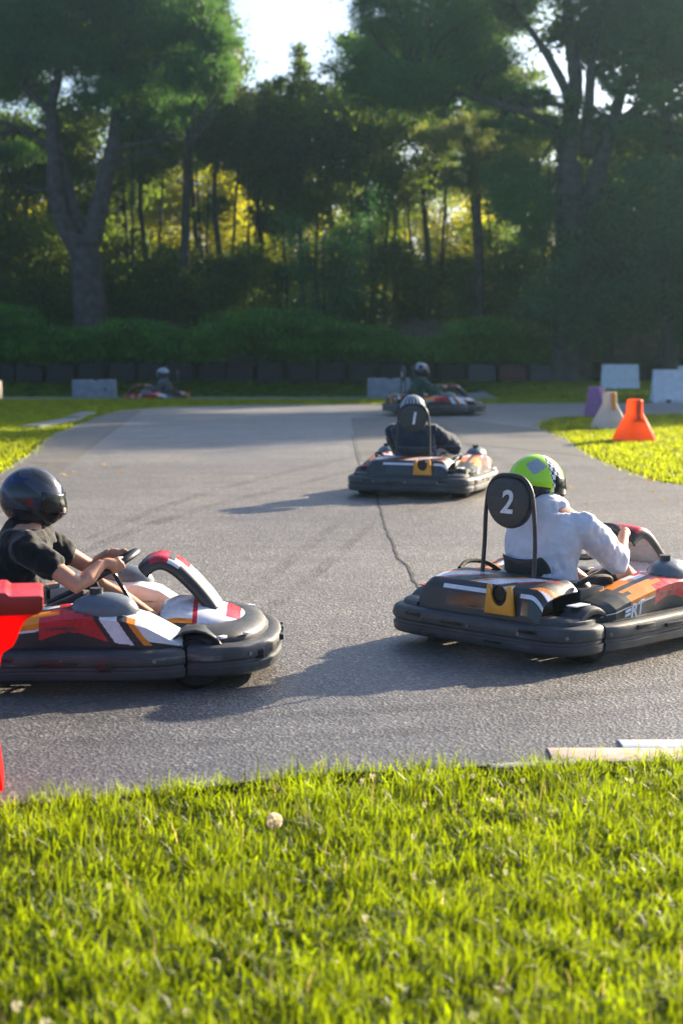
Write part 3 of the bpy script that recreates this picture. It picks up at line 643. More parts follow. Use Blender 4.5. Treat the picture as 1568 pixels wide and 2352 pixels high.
# fallen leaves on the asphalt
ml = foliage('fallen_leaf', [(0.45, 0.28, 0.08), (0.5, 0.36, 0.12)], (0.8, 0.5, 0.1))
def leafmesh():
    o = [Vector((math.cos(a)*(.5+.12*math.cos(5*a)), math.sin(a)*(.34+.1*math.cos(5*a)), .12*abs(math.sin(a*1.0))+.02)) for a in [2*math.pi*i/20 for i in range(20)]]
    me = pymesh('fallen_leaf', [Vector((0, 0, .04))]+o, [(0, i+1, (i+1) % 20+1) for i in range(20)]); return me
lm = leafmesh(); lm.materials.append(ml)
for u, v, s in [(1458, 1352, .07), (1475, 1338, .05), (1490, 1105, .1), (1465, 1092, .09), (1330, 1190, .07), (1300, 1175, .05), (1345, 1160, .05), (1180, 1120, .06), (275, 1085, .07), (150, 1093, .09), (170, 1085, .08),
                (1285, 1000, .1), (1275, 1010, .1), (1310, 1120, .06), (1500, 1130, .07), (1520, 1150, .06), (1400, 1100, .06), (240, 1068, .07), (205, 1080, .06)]:
    p = P(u, v); o = bpy.data.objects.new('fallen_leaf', lm); COL.objects.link(o); o.location = (p.x, p.y, .006); o.scale = (s, s, s); o.rotation_euler = (random.uniform(-.3, .3), random.uniform(-.3, .3), random.uniform(0, 6))
    tag(o, 'small dry yellow leaf lying on the asphalt near the grass', 'leaf', 'fallen leaves on the asphalt')

# ------------------------------------------------------------------ barriers
M['bar_white'] = shellplastic('barrier_white_plastic', (0.82, 0.85, 0.88), (0.7, 0.7, 0.68), .25)
M['bar_white_shaded'] = plastic('barrier_white_shaded', (0.24, 0.26, 0.30), 0.6, 0.3, 5, 0.4)  # shade on the far white barriers put into the grey colour
M['bar_cream'] = shellplastic('barrier_cream_plastic', (0.80, 0.76, 0.70), (0.85, 0.72, 0.55), .45)
M['bar_orange'] = shellplastic('barrier_orange_plastic', (0.95, 0.17, 0.008), (1.0, 0.30, 0.005), .65)
M['bar_orange_dark'] = plastic('barrier_orange_recess', (0.75, 0.09, 0.01), 0.5)
M['bar_stripe'] = shellplastic('barrier_yellow_stripe', (0.90, 0.42, 0.03), (1.0, 0.5, 0.03), .3)
M['bar_purple'] = plastic('barrier_faded_purple', (0.36, 0.13, 0.30), 0.5, 0.25)
M['bar_red'] = shellplastic('barrier_red_plastic', (0.72, 0.008, 0.008), (1.0, 0.01, 0.005), .7)
M['bar_red_lip'] = plastic('barrier_red_lip', (0.42, 0.012, 0.016), 0.35, 0.3)  # the lip's shadow put into a darker red
M['cap_and_recess_shade'] = plastic('cap_and_recess_shade', (0.10, 0.09, 0.08), 0.8)  # dark caps; on solid boxes the colour holds the shade of recesses

def jersey(L, H, loc, rz, lab, group, mat):
    e = empty('plastic_barrier', loc, rz); tag(e, lab, 'barrier', group); mb = MB(); rows = []
    gro = [(-L/2, 0), (-L/2+.03, 1), (-L/6-.03, 1), (-L/6-.015, .6), (-L/6+.015, .6), (-L/6+.03, 1), (L/6-.03, 1), (L/6-.015, .6), (L/6+.015, .6), (L/6+.03, 1), (L/2-.03, 1), (L/2, 0)]
    prof = [(-.26, 0), (-.26, .14), (-.15, .38), (-.10, .75), (-.09, 1), (.09, 1), (.10, .75), (.15, .38), (.26, .14), (.26, 0)]
    for x, g in gro:
        k = .88+.12*g if g != 0 else .9
        rows.append([Vector((x*(1.0-.06*z), y*k, z*H)) for y, z in prof])
    mb.grid(rows, True, None, True); mb.build('body', mat, e, bevel=.008)
    mb = MB()
    for x in (-L*.2, L*.22): mb.box((x, -.262, .05*H+.03), (.12, .02, .07))
    mb.box((0.02*L, 0, H-.004), (.10, .12, .02)); mb.build('recess_shade_box', M['cap_and_recess_shade'], e, bevel=.003)
    mb = MB()
    for x in (-L*.34, 0, L*.34): mb.box((x, -.155, .43*H), (.05, .02, .26*H), rot=Matrix.Rotation(R(-10), 3, 'X'))
    mb.build('rib', mat, e, bevel=.006); return e
def block(L, H, D, loc, rz, lab, group, mat):
    e = empty('plastic_barrier', loc, rz); tag(e, lab, 'barrier', group); mb = MB()
    o = [(-L/2, 0), (L/2, 0), (L/2-.02, H), (L*.10, H), (L*.08, H-.03), (-L*.03, H-.03), (-L*.05, H), (-L/2+.015, H)]
    mb.prism([(x, z) for x, z in o], -D/2, D/2, 1); mb.build('body', mat, e, bevel=.012)
    mb = MB(); mb.tube([(L*.27, -D/2-.006, H*.7), (L*.27, -D/2+.01, H*.7)], .04, 12); mb.build('filler_cap', M['cap_and_recess_shade'], e)
    mb = MB()
    for x in (-L*.25, L*.2): mb.box((x, -D/2-.003, .05), (.16, .02, .08))
    mb.build('fork_slot_shade_box', M['cap_and_recess_shade'], e, bevel=.003); return e
gb = 'white plastic barriers along the far track'
def base(u, v, z=-.03): p = P(u, v, z); return (p.x, p.y, z)
block(1.17, .82, .45, (at(218, 915, 45.6).x, 45.6, -.38), R(2), 'low white block barrier on grass just left of the red kart', gb, M['bar_white_shaded'])
block(1.17, .86, .45, (at(893, 915, 45.6).x, 45.6, -.38), R(-2), 'low white block barrier behind the number ten kart', gb, M['bar_white_shaded'])
block(1.1, .8, .4, (at(-44, 915, 45.4).x, 45.4, -.38), R(0), 'pinkish white barrier just entering the picture at the left edge', gb, M['bar_cream'])
jersey(1.10, .80, base(1422, 901), R(-3), 'white ribbed flared barrier behind the purple and cream barrier ends', gb, M['bar_white'])
jersey(1.25, .83, base(1552, 927), R(2), 'white ribbed flared barrier at the right edge, nearest of the far ones', gb, M['bar_white'])
jersey(1.25, .83, (at(1606, 901, 46).x, 46, -.03), R(2), 'white barrier behind the right-edge barrier, only its top showing', gb, M['bar_white'])

def barrier_end(loc, rz, rings, mat, slotmat, lab, slot=True, stripe=None):
    """short flared plastic barrier seen from its end: rings = (z, half width, half depth, y shift)"""
    e = empty('barrier_end', loc, rz); tag(e, lab, 'barrier', 'short coloured barriers on the grass island'); mb = MB(); rows = []
    for z, hw, hd, ys in rings:
        c = min(hw, hd)*.28
        rows.append([Vector((x, y+ys, z)) for x, y in [(-hw, -hd+c), (-hw+c, -hd), (hw-c, -hd), (hw, -hd+c), (hw, hd-c), (hw-c, hd), (-hw+c, hd), (-hw, hd-c)]])
    mb.grid(rows, True, None, True); mb.build('body', mat, e, bevel=.008)
    if slot:
        z0 = rings[-1][0]; mb = MB()
        mb.prism([(-.03, z0*.99), (-.03, z0*.56), (-.10, z0*.53), (-.10, z0*.49), (.10, z0*.49), (.10, z0*.53), (.03, z0*.56), (.03, z0*.99)], -.19, -.12, 1); mb.build('slot', slotmat, e, bevel=.006)
        mb = MB(); mb.box((rings[0][1]*.98, -.05, .07), (.05, .12, .14)); mb.build('foot_lug', mat, e, bevel=.01)
    return e
RG = [(0, .30, .30, 0), (.09, .29, .29, 0), (.30, .19, .22, 0), (.47, .105, .16, 0), (.50, .095, .15, 0), (.68, .09, .145, 0), (.71, .075, .13, 0)]
barrier_end(base(1455, 1017), R(14), RG, M['bar_orange'], M['bar_orange_dark'], 'bright orange flared barrier end, nearest on the lit grass')
barrier_end(base(1398, 988), R(16), [(z*.98, a*.95, b, c) for z, a, b, c in RG], M['bar_cream'], M['bar_stripe'], 'cream and white flared barrier end with an orange stripe, middle of the three')
barrier_end(base(1371, 962), R(38), [(0, .12, .30, 0), (.1, .12, .30, 0), (.45, .10, .20, .03), (.64, .10, .15, .05), (.66, .09, .14, .05)], M['bar_purple'], M['bar_purple'], 'faded purple leaning barrier end, farthest of the three', slot=False)

# red barrier cut by the left edge, close to the camera
def redbar():
    Y = 6.62; s = FPX/Y*math.cos(0); x0 = at(0, 1855, Y).x
    def q(u, v): p = at(u, v, Y); return (p.x, p.z)
    e = empty('plastic_barrier', (x0-.3, Y, -.03), R(10.2)); rotc = math.cos(R(10.2)); tag(e, 'bright red plastic barrier with overhanging lip, cut by the left edge of the picture', 'barrier', None)
    rt = [(96, 1378), (97, 1402), (80, 1420), (56, 1432), (44, 1452), (36, 1474), (26, 1494), (2, 1508), (-8, 1560), (-14, 1680), (-8, 1740), (0, 1790), (6, 1836), (4, 1862)]
    mir = -150
    pts = [q(u, v) for u, v in rt]+[q(2*mir-u, v) for u, v in reversed(rt)]
    pts = [(x-e.location.x, z+.03) for x, z in pts]; pts[len(rt)-1] = (pts[len(rt)-1][0], 0); pts[len(rt)] = (pts[len(rt)][0], 0)
    mb = MB(); mb.prism(pts, .0, .30, 1); mb.build('body', M['bar_red'], e, bevel=.012)
    lip = [(96, 1376), (96, 1406), (84, 1418), (-384, 1418), (-396, 1406), (-396, 1376), (-384, 1372), (-330, 1372), (-310, 1364), (10, 1364), (20, 1373), (88, 1373)]
    lp = [(q(u, v)[0]-e.location.x, q(u, v)[1]+.03) for u, v in lip]
    mb = MB(); mb.prism(lp, -.03, .33, 1); mb.build('lip', M['bar_red_lip'], e, bevel=.008)
redbar()

# row of dark tyre-wall blocks along the far side: belt-wrapped tyre bundles
def bundle(x, y, wd, h, mat, lab, grp):
    e = empty('tyre_bundle', (x, y, -.03), random.uniform(-.06, .06)); tag(e, lab, 'tyre barrier', grp); mb = MB()
    for i in range(2):
        for j in range(3):
            cx = (-.5+i)*wd*.49; z0 = j*h/3; rows = []
            for r, z in [(.14, .02), (.22, .0), (wd*.24, .05), (wd*.25, .5), (wd*.24, .95), (.22, 1), (.14, .98)]:
                rows.append([Vector((cx+r*math.cos(a), r*math.sin(a), z0+z*h/3)) for a in [2*math.pi*k/14 for k in range(14)]])
            mb.grid(rows, True)
    mb.build('tyres', M['rubber'], e)
    mb = MB(); o = [(-wd/2, -.06), (-wd/2+.05, -.24), (wd/2-.05, -.24), (wd/2, -.06)]
    rows = [[Vector((x_, y_-.015*math.sin(z*9), z)) for x_, y_ in o] for z in np.linspace(.03, h*.93, 6)]
    mb.grid(rows); ob = mb.build('belt', mat, e); md = ob.modifiers.new('thick', 'SOLIDIFY'); md.thickness = .02
for k in range(34):
    x = -16+k*.98+random.uniform(-.04, .04); y = 56.0+random.uniform(-.15, .15)
    h = random.uniform(.62, .8)
    u = 784+x/y*FPX
    mt, lab, grp = M['rubber'], 'dark belt-wrapped tyre bundle in the row under the shrubs', 'dark tyre bundles of the far wall'
    if 1165 < u < 1226: mt, lab, grp = M.setdefault('belt_red', plastic('belt_red', (.10, .02, .022), .7)), 'red-faced tyre bundle in the far wall right of the number ten kart', None
    elif 1100 < u < 1160: mt, lab, grp = M.setdefault('belt_grey', plastic('belt_grey', (.045, .05, .06), .7)), 'grey-faced tyre bundle just left of the red-faced one', None
    elif 1226 < u < 1285: mt, lab, grp = M['belt_grey'] if 'belt_grey' in M else M.setdefault('belt_grey', plastic('belt_grey', (.045, .05, .06), .7)), 'grey-faced tyre bundle just right of the red-faced one', None
    bundle(x, y, .94, h, mt, lab, grp)

# ------------------------------------------------------------------ karts
def smooth_path(pts, k=5):
    out = []; n = len(pts)
    for i in range(n-1):
        a, b, c, d = (Vector(pts[max(i-1, 0)]), Vector(pts[i]), Vector(pts[i+1]), Vector(pts[min(i+2, n-1)]))
        for j in range(k):
            t = j/k; out.append(0.5*((2*b)+(c-a)*t+(2*a-5*b+4*c-d)*t*t+(3*b-a-3*c+d)*t**3))
    out.append(Vector(pts[-1])); return out
BSEC = [(-.02, .070), (.010, .072), (.024, .084), (.029, .118), (.029, .126), (.018, .131), (.018, .148), (.029, .153), (.029, .196), (.021, .214), (.004, .224), (-.03, .228), (-.075, .222), (-.08, .08)]
def strip(mb, path, zs=1.0, dz=0, m=0, sec=BSEC):
    P2 = smooth_path([(x, y) for x, y in path], 5); rows = []
    for i, p in enumerate(P2):
        t = (P2[min(i+1, len(P2)-1)]-P2[max(i-1, 0)]).normalized(); nr = Vector((t.y, -t.x))
        rows.append([Vector((p.x+nr.x*o, p.y+nr.y*o, z*zs+dz)) for o, z in sec])
    mb.grid(rows, True, m, True)
def lathe_x(mb, prof, c, seg=28, m=0):
    """prof: (x offset, radius) around an axis parallel to x through c"""
    rows = [[Vector((c[0]+x, c[1]+r*math.cos(a), c[2]+r*math.sin(a))) for a in [2*math.pi*k/seg for k in range(seg)]] for x, r in prof]
    mb.grid(rows, True, m, True)
def rbox(name, c, d, mat, parent, bev=.02, rot=None):
    mb = MB(); mb.box(c, d, 0, rot); return mb.build(name, mat, parent, bevel=bev)

def side_pod(e, sx, pal):
    ys = [-.66+i*(1.26/300) for i in range(301)]
    top = lambda y: float(np.interp(y, [-.66, -.55, -.4, -.2, 0, .1, .3, .42, .52, .60], [.27, .315, .35, .385, .415, .42, .405, .37, .31, .26]))
    rows = []
    for y in ys:
        t = top(y); w0 = float(np.interp(y, [-.66, -.5, .4, .60], [.60, .665, .665, .60])); o = [(w0, .215), (w0+.004, .23)]
        arch = .045*math.exp(-((y-.02)/.2)**2)
        o += [(w0-.012-arch*.6*(1-k/30), .23+(t-.035-.23)*k/30) for k in range(1, 31)]
        o += [(w0-.05, t-.012), (w0-.08, t), (w0-.11, t+.004), (w0-.15, t+.010), (w0-.19, t+.014), (w0-.23, t+.012), (w0-.28, t-.01), (w0-.30, .24)]
        rows.append([Vector((sx*x, y, z)) for x, z in o])
    def col(i, j):
        y = ys[i]
        if j < 2: return 0
        if j < 32:
            f = (j-1.5)/30; yy = y+.10*(f-.5)
            if y < -.12:
                if f < .70+.10*math.sin(y*4): return 0
                return 1 if f < .80+.10*math.sin(y*4) else (3 if y > -.36 else 0)
            if f < .10+.42*math.exp(-((y-.03)/.17)**2): return 0
            if yy < .20: return 2
            if yy < .23: return 0
            if yy < .32: return 1
            if yy < .37: return 0
            if yy < .41: return 3
            return 1 if f > .3 else 0
        j -= 20; q = y+.05*(j-12)
        if j in (12, 13): return 0 if q < -.30 else 3 if q < -.02 else (2 if q < .06 else (0 if q < .2 else 1))
        if j == 14: return 0 if q < .3 else 1
        if j in (15, 16): return (0 if q < -.2 else 3) if q < .02 else (1 if q < .12 else (2 if q < .22 else 1))
        return 0 if q < .1 else 1
    mb = MB(); mb.grid(rows, False, col); ob = mb.build('side_pod', pal, e, angle=50)
    md = ob.modifiers.new('thick', 'SOLIDIFY'); md.thickness = .008; md.offset = -1
    # lettering on the outer face
    mtx = Matrix.Translation((sx*.668, -.36, .268)) @ (Matrix(((0, 0, sx, 0), (sx, 0, 0, 0), (0, 1, 0, 0), (0, 0, 0, 1))))
    mtx = mtx @ Matrix.Rotation(R(9), 4, 'Z') if sx > 0 else mtx @ Matrix.Rotation(R(-9), 4, 'Z')
    text_part('lettering', '=RT', .10, .002, M['decal'], ob, mtx, .35, .003)
    # tank / engine cover hump
    rows = []
    for i in range(13):
        a = i/12; y = .02+a*.36; k = math.sin(math.pi*min(1, a*1.0))**.45 if 0 < a < 1 else .02
        rows.append([Vector((sx*(.52+.115*k*math.cos(q)), y, .405+.095*k*max(-.6, math.sin(q)))) for q in [2*math.pi*t/20 for t in range(20)]])
    mb = MB(); mb.grid(rows, True, None, True); cv = mb.build('tank_cover', M['grey'], e)
    mb = MB(); mb.tube([(sx*.52, .16, .49), (sx*.52, .16, .522)], .035, 14); mb.build('cap', M['black'], cv)

PLY = -.635
def make_kart(name, lab, loc, psi, number, pal, steer=0.0):
    e = empty(name, (loc[0], loc[1], 0 if loc[1] < 44 else gz(*loc)+.012), -psi); tag(e, lab, 'go-kart', 'rental karts on the track')
    # chassis
    mb = MB(); mb.box((0, .08, .05), (.66, 1.35, .015)); mb.build('floor_pan', M['dark_steel'], e, bevel=.004)
    mb = MB()
    for s in (-1, 1): mb.tube(smooth_path([(s*.30, -.8, .09), (s*.34, -.3, .075), (s*.34, .3, .075), (s*.2, .7, .08), (s*.18, .95, .10)], 4), .015, 8)
    mb.tube([(-.60, -.62, .14), (.60, -.62, .14)], .018, 10); mb.tube([(-.34, .3, .08), (.34, .3, .08)], .014, 8)
    for s in (-1, 1): mb.tube([(s*.3, .60, .10), (s*.45, .64, .13)], .016, 8); mb.tube([(s*.33, -.1, .08), (s*.62, -.12, .12), (s*.64, .3, .12), (s*.33, .28, .08)], .012, 8)
    mb.build('chassis_frame', M['dark_steel'], e)
    # wheels
    for s in (-1, 1):
        for y, r, wd, st in ((-.62, .140, .20, 0), (.66, .132, .13, steer)):
            mb = MB(); prof = [(-wd/2, r*.55), (-wd/2, r*.80), (-wd/2+.02, r*.96), (-wd/2+.045, r), (0, r*1.0), (wd/2-.045, r), (wd/2-.02, r*.96), (wd/2, r*.80), (wd/2, r*.55)]
            lathe_x(mb, prof, (0, 0, 0)); wh = mb.build('wheel', M['rubber'], e); wh.location = (s*.52, y, r); wh.rotation_euler = (0, 0, -st)
            mb = MB(); lathe_x(mb, [(-wd/2-.003, .02), (-wd/2+.01, r*.30), (-wd/2-.004, r*.52), (-wd/2+.01, r*.57), (wd/2-.01, r*.57), (wd/2+.004, r*.52), (wd/2-.01, r*.30), (wd/2+.003, .02)], (0, 0, 0), 20)
            mb.build('rim', M['steel'], wh)
    # wrap-round bumper in four pieces
    def pie(nm, path, zs=1.0, dz=0, slots=()):
        mb = MB(); strip(mb, path, zs, dz)
        for (x, y, z, dx, dy, dzz) in slots: mb.box((x, y, z), (dx, dy, dzz), 1)
        ob = mb.build(nm, [M['bumper'], M['visor']], e, bevel=.0035, angle=30)
        for q in smooth_path([(x, y) for x, y in path], 2)[1:-1:3]:
            c = Vector((q.x, q.y, .175*zs)); o_ = Vector((q.x, q.y*.7, 0)).normalized()*.034; mb = MB(); mb.tube([c+o_*.6, c+o_], .011, 8); mb.build('bolt', M['steel'], ob)
        return ob
    rr = [(-.66, -.66), (-.675, -.76), (-.62, -.90), (-.48, -.955), (-.2, -.965), (0, -.967), (.2, -.965), (.48, -.955), (.62, -.90), (.675, -.76), (.66, -.66)]
    pie('rear_bumper', rr, 1.04, 0, [(-.42, -.985, .20, .12, .02, .028), (-.12, -.992, .185, .16, .02, .022), (.42, -.985, .20, .12, .02, .028), (.18, -.992, .115, .12, .02, .02), (-.3, -.985, .10, .1, .02, .02)])
    for s in (-1, 1):
        p = [(s*.668, -.64), (s*.695, -.5), (s*.70, 0), (s*.70, .35), (s*.672, .52), (s*.62, .60)]
        if s < 0: p = p[::-1]
        pie('side_bumper', p, 1.0, 0, [(s*.728, -.32, .19, .02, .16, .024), (s*.732, -.02, .17, .02, .22, .022), (s*.732, .22, .15, .02, .07, .05)])
        # corner caps at the rear
        mb = MB(); strip(mb, [(s*.45, -.925), (s*.60, -.87), (s*.64, -.76), (s*.63, -.66)] if s > 0 else [(s*.63, -.66), (s*.64, -.76), (s*.60, -.87), (s*.45, -.925)], 1, 0, 0,
                       [(-.01, .215), (.006, .225), (.0, .255), (-.02, .268), (-.07, .272), (-.13, .268), (-.15, .215)])
        mb.build('corner_cap', M['bumper'], e)
    fr = [(.60, .63), (.615, .74), (.53, .92), (.36, 1.03), (.15, 1.07), (0, 1.075), (-.15, 1.07), (-.36, 1.03), (-.53, .92), (-.615, .74), (-.60, .63)]
    pie('front_bumper', fr, 1.04, 0, [(.47, .99, .17, .07, .05, .05), (-.47, .99, .17, .07, .05, .05), (.12, 1.105, .2, .14, .02, .03), (-.12, 1.105, .2, .14, .02, .03)])
    # rear deck with windows and stripes
    xs = [-.45+i*.90/224 for i in range(225)]
    sect = [(-.925, .205), (-.918, .270), (-.900, .362), (-.89, .385), (-.85, .41), (-.79, .425), (-.73, .432), (-.66, .436), (-.58, .436)]
    sect = [tuple(np.array(a)*(1-k/6)+np.array(b)*k/6) for a, b in zip(sect[:-1], sect[1:]) for k in range(6)]+[sect[-1]]
    rows = [[Vector((x, y, z-.06*max(0, (abs(x)-.36)/.09)**2-.012*math.cos(x*9)*0)) for y, z in sect] for x in xs]
    def col(i, j):
        x = xs[i]; J = j/6; j = j//6
        if j == 1 and .06 < abs(x-.18)-.0 < 9 and (.13 < x-.18+.0 < .36 or -.42 < x-.18 < -.13): return 4
        if j == 2 and (.11 < x-.18 < .38 or -.45 < x-.18 < -.11): return 1
        if j == 3: return 0
        if j in (4, 5, 6):
            q = (x+.50-(J-4)*.09) % .44
            return 1 if q < .15 else (2 if q < .20 else (0 if q < .38 else 3))
        return 0
    mb = MB(); mb.grid(rows, False, col); ob = mb.build('rear_deck', pal+[M['visor']], e, angle=50); md = ob.modifiers.new('thick', 'SOLIDIFY'); md.thickness = .008; md.offset = -1
    for s in (-1, 1):                                               # guards over the rear wheels
        mb = MB(); rows = []
        for i in range(11):
            a = math.pi*(.02+.90*i/10); rows.append([Vector((s*x, -.66-.185*math.cos(a), .13+.195*math.sin(a)-dz)) for x, dz in ((.47, .02), (.49, 0), (.60, 0), (.625, .012), (.635, .04))])
        mb.grid(rows); ob = mb.build('wheel_guard', M['bumper'], e, angle=40); md = ob.modifiers.new('thick', 'SOLIDIFY'); md.thickness = .01
        mb = MB(); mb.box((s*.545, -.70, .328), (.07, .13, .006)); mb.build('sticker', M['white'] if s > 0 else M['red'], ob, bevel=.002)
    for s in (-1, 1):                                               # engine blocks behind the seat
        mb = MB(); mb.box((s*.36, -.46, .28), (.2, .22, .22)); mb.tube([(s*.36, -.46, .38), (s*.36, -.46, .415)], [.08, .06], 18)
        mb.build('engine', M['dark_steel'], e, bevel=.012)
        mb = MB(); mb.tube(smooth_path([(s*.44, -.56, .42), (s*.47, -.45, .45), (s*.46, -.3, .43), (s*.40, -.2, .36)], 4), .014, 8); mb.build('fuel_hose', M['rubber'], e)
    # exhaust with orange bracket
    mb = MB(); X = .18
    U = [(-.105, 0), (.105, 0), (.085, .165), (.062, .165)]+[(.055*math.cos(a), .115+.055*math.sin(a)*1.25) for a in [math.pi*(0-i/10) for i in range(11)]]+[(-.062, .165), (-.085, .165)]
    mb.prism([(X+x, .262+z) for x, z in U], -.945, -.925, 1); mb.build('exhaust_bracket', M['bracket'], e, bevel=.004)
    mb = MB(); mb.tube([(X, -.55, .36), (X, -.75, .375), (X, -.94, .378)], [.05, .05, .048], 18, cap=False); mb.tube([(X, -.93, .378), (X, -.80, .376)], [.042, .042], 16); mb.build('exhaust_pipe', M['visor'], e)
    for s in (-1, 1): side_pod(e, s, pal)
    # nose fairing
    rows = []; ys = [.46+i*.5/20 for i in range(21)]
    for y in ys:
        wv = float(np.interp(y, [.46, .6, .85, .96], [.30, .33, .30, .20])); h = float(np.interp(y, [.46, .55, .7, .85, .96], [.36, .395, .38, .33, .27]))
        rows.append([Vector((wv*math.cos(a), y, .20+(h-.20)*max(0, math.sin(a))**.55)) for a in [math.pi*k/20 for k in range(21)]])
    def coln(i, j):
        y = ys[i]; c = abs(j-9.5)
        if c > 8: return 0
        if .80 < y < .87 and c < 5: return 2
        if .62 < y < .66: return 2
        if c > 6.5: return 3 if y < .62 else 1
        return 1
    mb = MB(); mb.grid(rows, False, coln); ob = mb.build('nose_fairing', pal, e, angle=60); md = ob.modifiers.new('thick', 'SOLIDIFY'); md.thickness = .008
    for s in (-1, 1):                                               # orange-brown inner guards beside the nose and the front wheel arches
        mb = MB(); rows = []
        for i in range(9):
            a = math.pi*(.08+.84*i/8); rows.append([Vector((s*x, .66-.175*math.cos(a), .12+.19*math.sin(a))) for x in (.38, .42, .55, .585)])
        mb.grid(rows); ob = mb.build('mudguard', M['black'], e); md = ob.modifiers.new('thick', 'SOLIDIFY'); md.thickness = .01
    mb = MB(); F2 = smooth_path(fr, 4); rows = []
    for k, (q, z) in enumerate([(1.0, .235), (.94, .275), (.80, .30), (.62, .30), (.45, .26)]):
        rows.append([Vector((p.x*(.93*q), .60+(p.y-.62)*q*.95, z)) for p in F2])
    mb.grid(rows); ob = mb.build('front_cover', M['black'], e, angle=35); md = ob.modifiers.new('thick', 'SOLIDIFY'); md.thickness = .01
    for s in (-1, 1):                                               # pale reflectors and bolts
        for (x, y) in ((.44, .93), (.55, .80)):
            mb = MB(); mb.box((s*x, y, .268), (.05, .03, .014), rot=Matrix.Rotation(-s*.7, 3, 'Z')); mb.build('reflector', M['lettering'], e, bevel=.003)
    # steering fairing: an arched panel between wheel and nose
    cl = smooth_path([(.35, .555), (.40, .60), (.47, .615), (.545, .585), (.63, .51), (.71, .42), (.76, .35)], 5); rows = []
    for i, p in enumerate(cl):
        t = (cl[min(i+1, len(cl)-1)]-cl[max(i-1, 0)]).normalized(); nr = Vector((-t.y, t.x)); wv = .145+.03*i/len(cl)
        if nr.y < 0: nr = -nr
        r = []
        for x, o in [(-1, -.055), (-1, -.01), (-.85, .012), (-.5, .02), (0, .022), (.5, .02), (.85, .012), (1, -.01), (1, -.055)]:
            r.append(Vector((x*wv, p.x+nr.x*o, p.y+nr.y*o)))
        rows.append(r)
    nn = len(cl)
    def colf(i, j):
        f = i/nn
        if f < .16: return 0
        if j in (0, 7): return 0  # backlit side flanges: their shade put into the colour as black
        if j in (1, 6) and f > .5: return 0
        if .16 <= f < .36: return 2
        if .36 <= f < .42 and 2 <= j <= 5: return 0
        if .42 <= f < .55 and j in (3, 4): return 2
        return 1
    mb = MB(); mb.grid(rows, False, colf); ob = mb.build('steering_fairing', pal, e, angle=60); md = ob.modifiers.new('thick', 'SOLIDIFY'); md.thickness = .012; md.offset = -1
    # steering wheel
    Wc = Vector((0, .18, .555)); n = Vector((0, .50, -.866)).normalized(); wv = Vector((0, .866, .50)).normalized(); X = Vector((1, 0, 0))
    mb = MB(); mb.tube([Wc+(X*math.cos(a)+wv*math.sin(a))*.165 for a in [2*math.pi*k/36 for k in range(36)]], .019, 10, True)
    sw = mb.build('steering_wheel', M['black'], e)
    mb = MB()
    for a in (R(0)+steer, R(180)+steer, R(270)+steer):
        d = X*math.cos(a)+wv*math.sin(a); mb.tube([Wc+n*.015, Wc+d*.145], [.014, .010], 8)
    mb.tube([Wc-n*.005, Wc+n*.03], .04, 16); mb.build('spokes', M['steel'], sw)
    mb = MB(); mb.tube([Wc+n*.02, Wc+n*.30, Vector((0, .52, .15))], .012, 8); mb.build('steering_column', M['dark_steel'], e)
    # seat
    rows = []
    for (y, z, wd, dp) in [(.02, .12, .17, .05), (-.12, .09, .19, .09), (-.28, .085, .20, .12), (-.42, .14, .20, .13), (-.50, .28, .19, .12), (-.535, .42, .175, .09), (-.56, .52, .15, .04)]:
        up = Vector((0, .35 if z > .2 else 0, 1 if z < .3 else .25)).normalized()
        rows.append([Vector((wd*x, y, z))+up*dp*(abs(x)**3) for x in [-1, -.92, -.75, -.4, 0, .4, .75, .92, 1]])
    mb = MB(); mb.grid(rows); ob = mb.build('seat', M['black'], e); md = ob.modifiers.new('thick', 'SOLIDIFY'); md.thickness = .012; md2 = ob.modifiers.new('s', 'SUBSURF'); md2.levels = 1; md2.render_levels = 1
    # headrest hoop and number plate
    mb = MB(); hp = [(-.19, PLY-.02, .36), (-.186, PLY, .60), (-.176, PLY, .80), (-.152, PLY, .93), (-.09, PLY, .995), (0, PLY, 1.008), (.09, PLY, .995), (.152, PLY, .93), (.176, PLY, .80), (.186, PLY, .60), (.19, PLY-.02, .36)]
    mb.tube(smooth_path(hp, 5), .0125, 10); mb.build('headrest_hoop', M['dark_steel'], e)
    o = []
    for k in range(48):
        a = 2*math.pi*k/48; c, s = math.cos(a), math.sin(a); p = 2.6 if s > 0 else 2.2
        rr_ = 1/((abs(c)**p+abs(s)**p)**(1/p)); o.append((rr_*c*.160*(1 if s > 0 else 1-.12*abs(s)), .85+rr_*s*.148))
    mb = MB(); rows = [[Vector((x*k, PLY+y, .85+(z-.85)*k)) for x, z in o] for y, k in ((-.028, .02), (-.030, .80), (-.024, .94), (-.005, 1.0), (.02, .98), (.035, .85), (.035, .02))]
    mb.grid(rows, True); pl = mb.build('number_plate', M['black'], e)
    if number:
        text_part('number', number, .185 if len(number) == 1 else .15, .0015, M['lettering'], pl, Matrix.Translation((0 if number != '1' else .01, PLY-.0325, .85)) @ Matrix.Rotation(R(90), 4, 'X'), .16, .004)
    return e

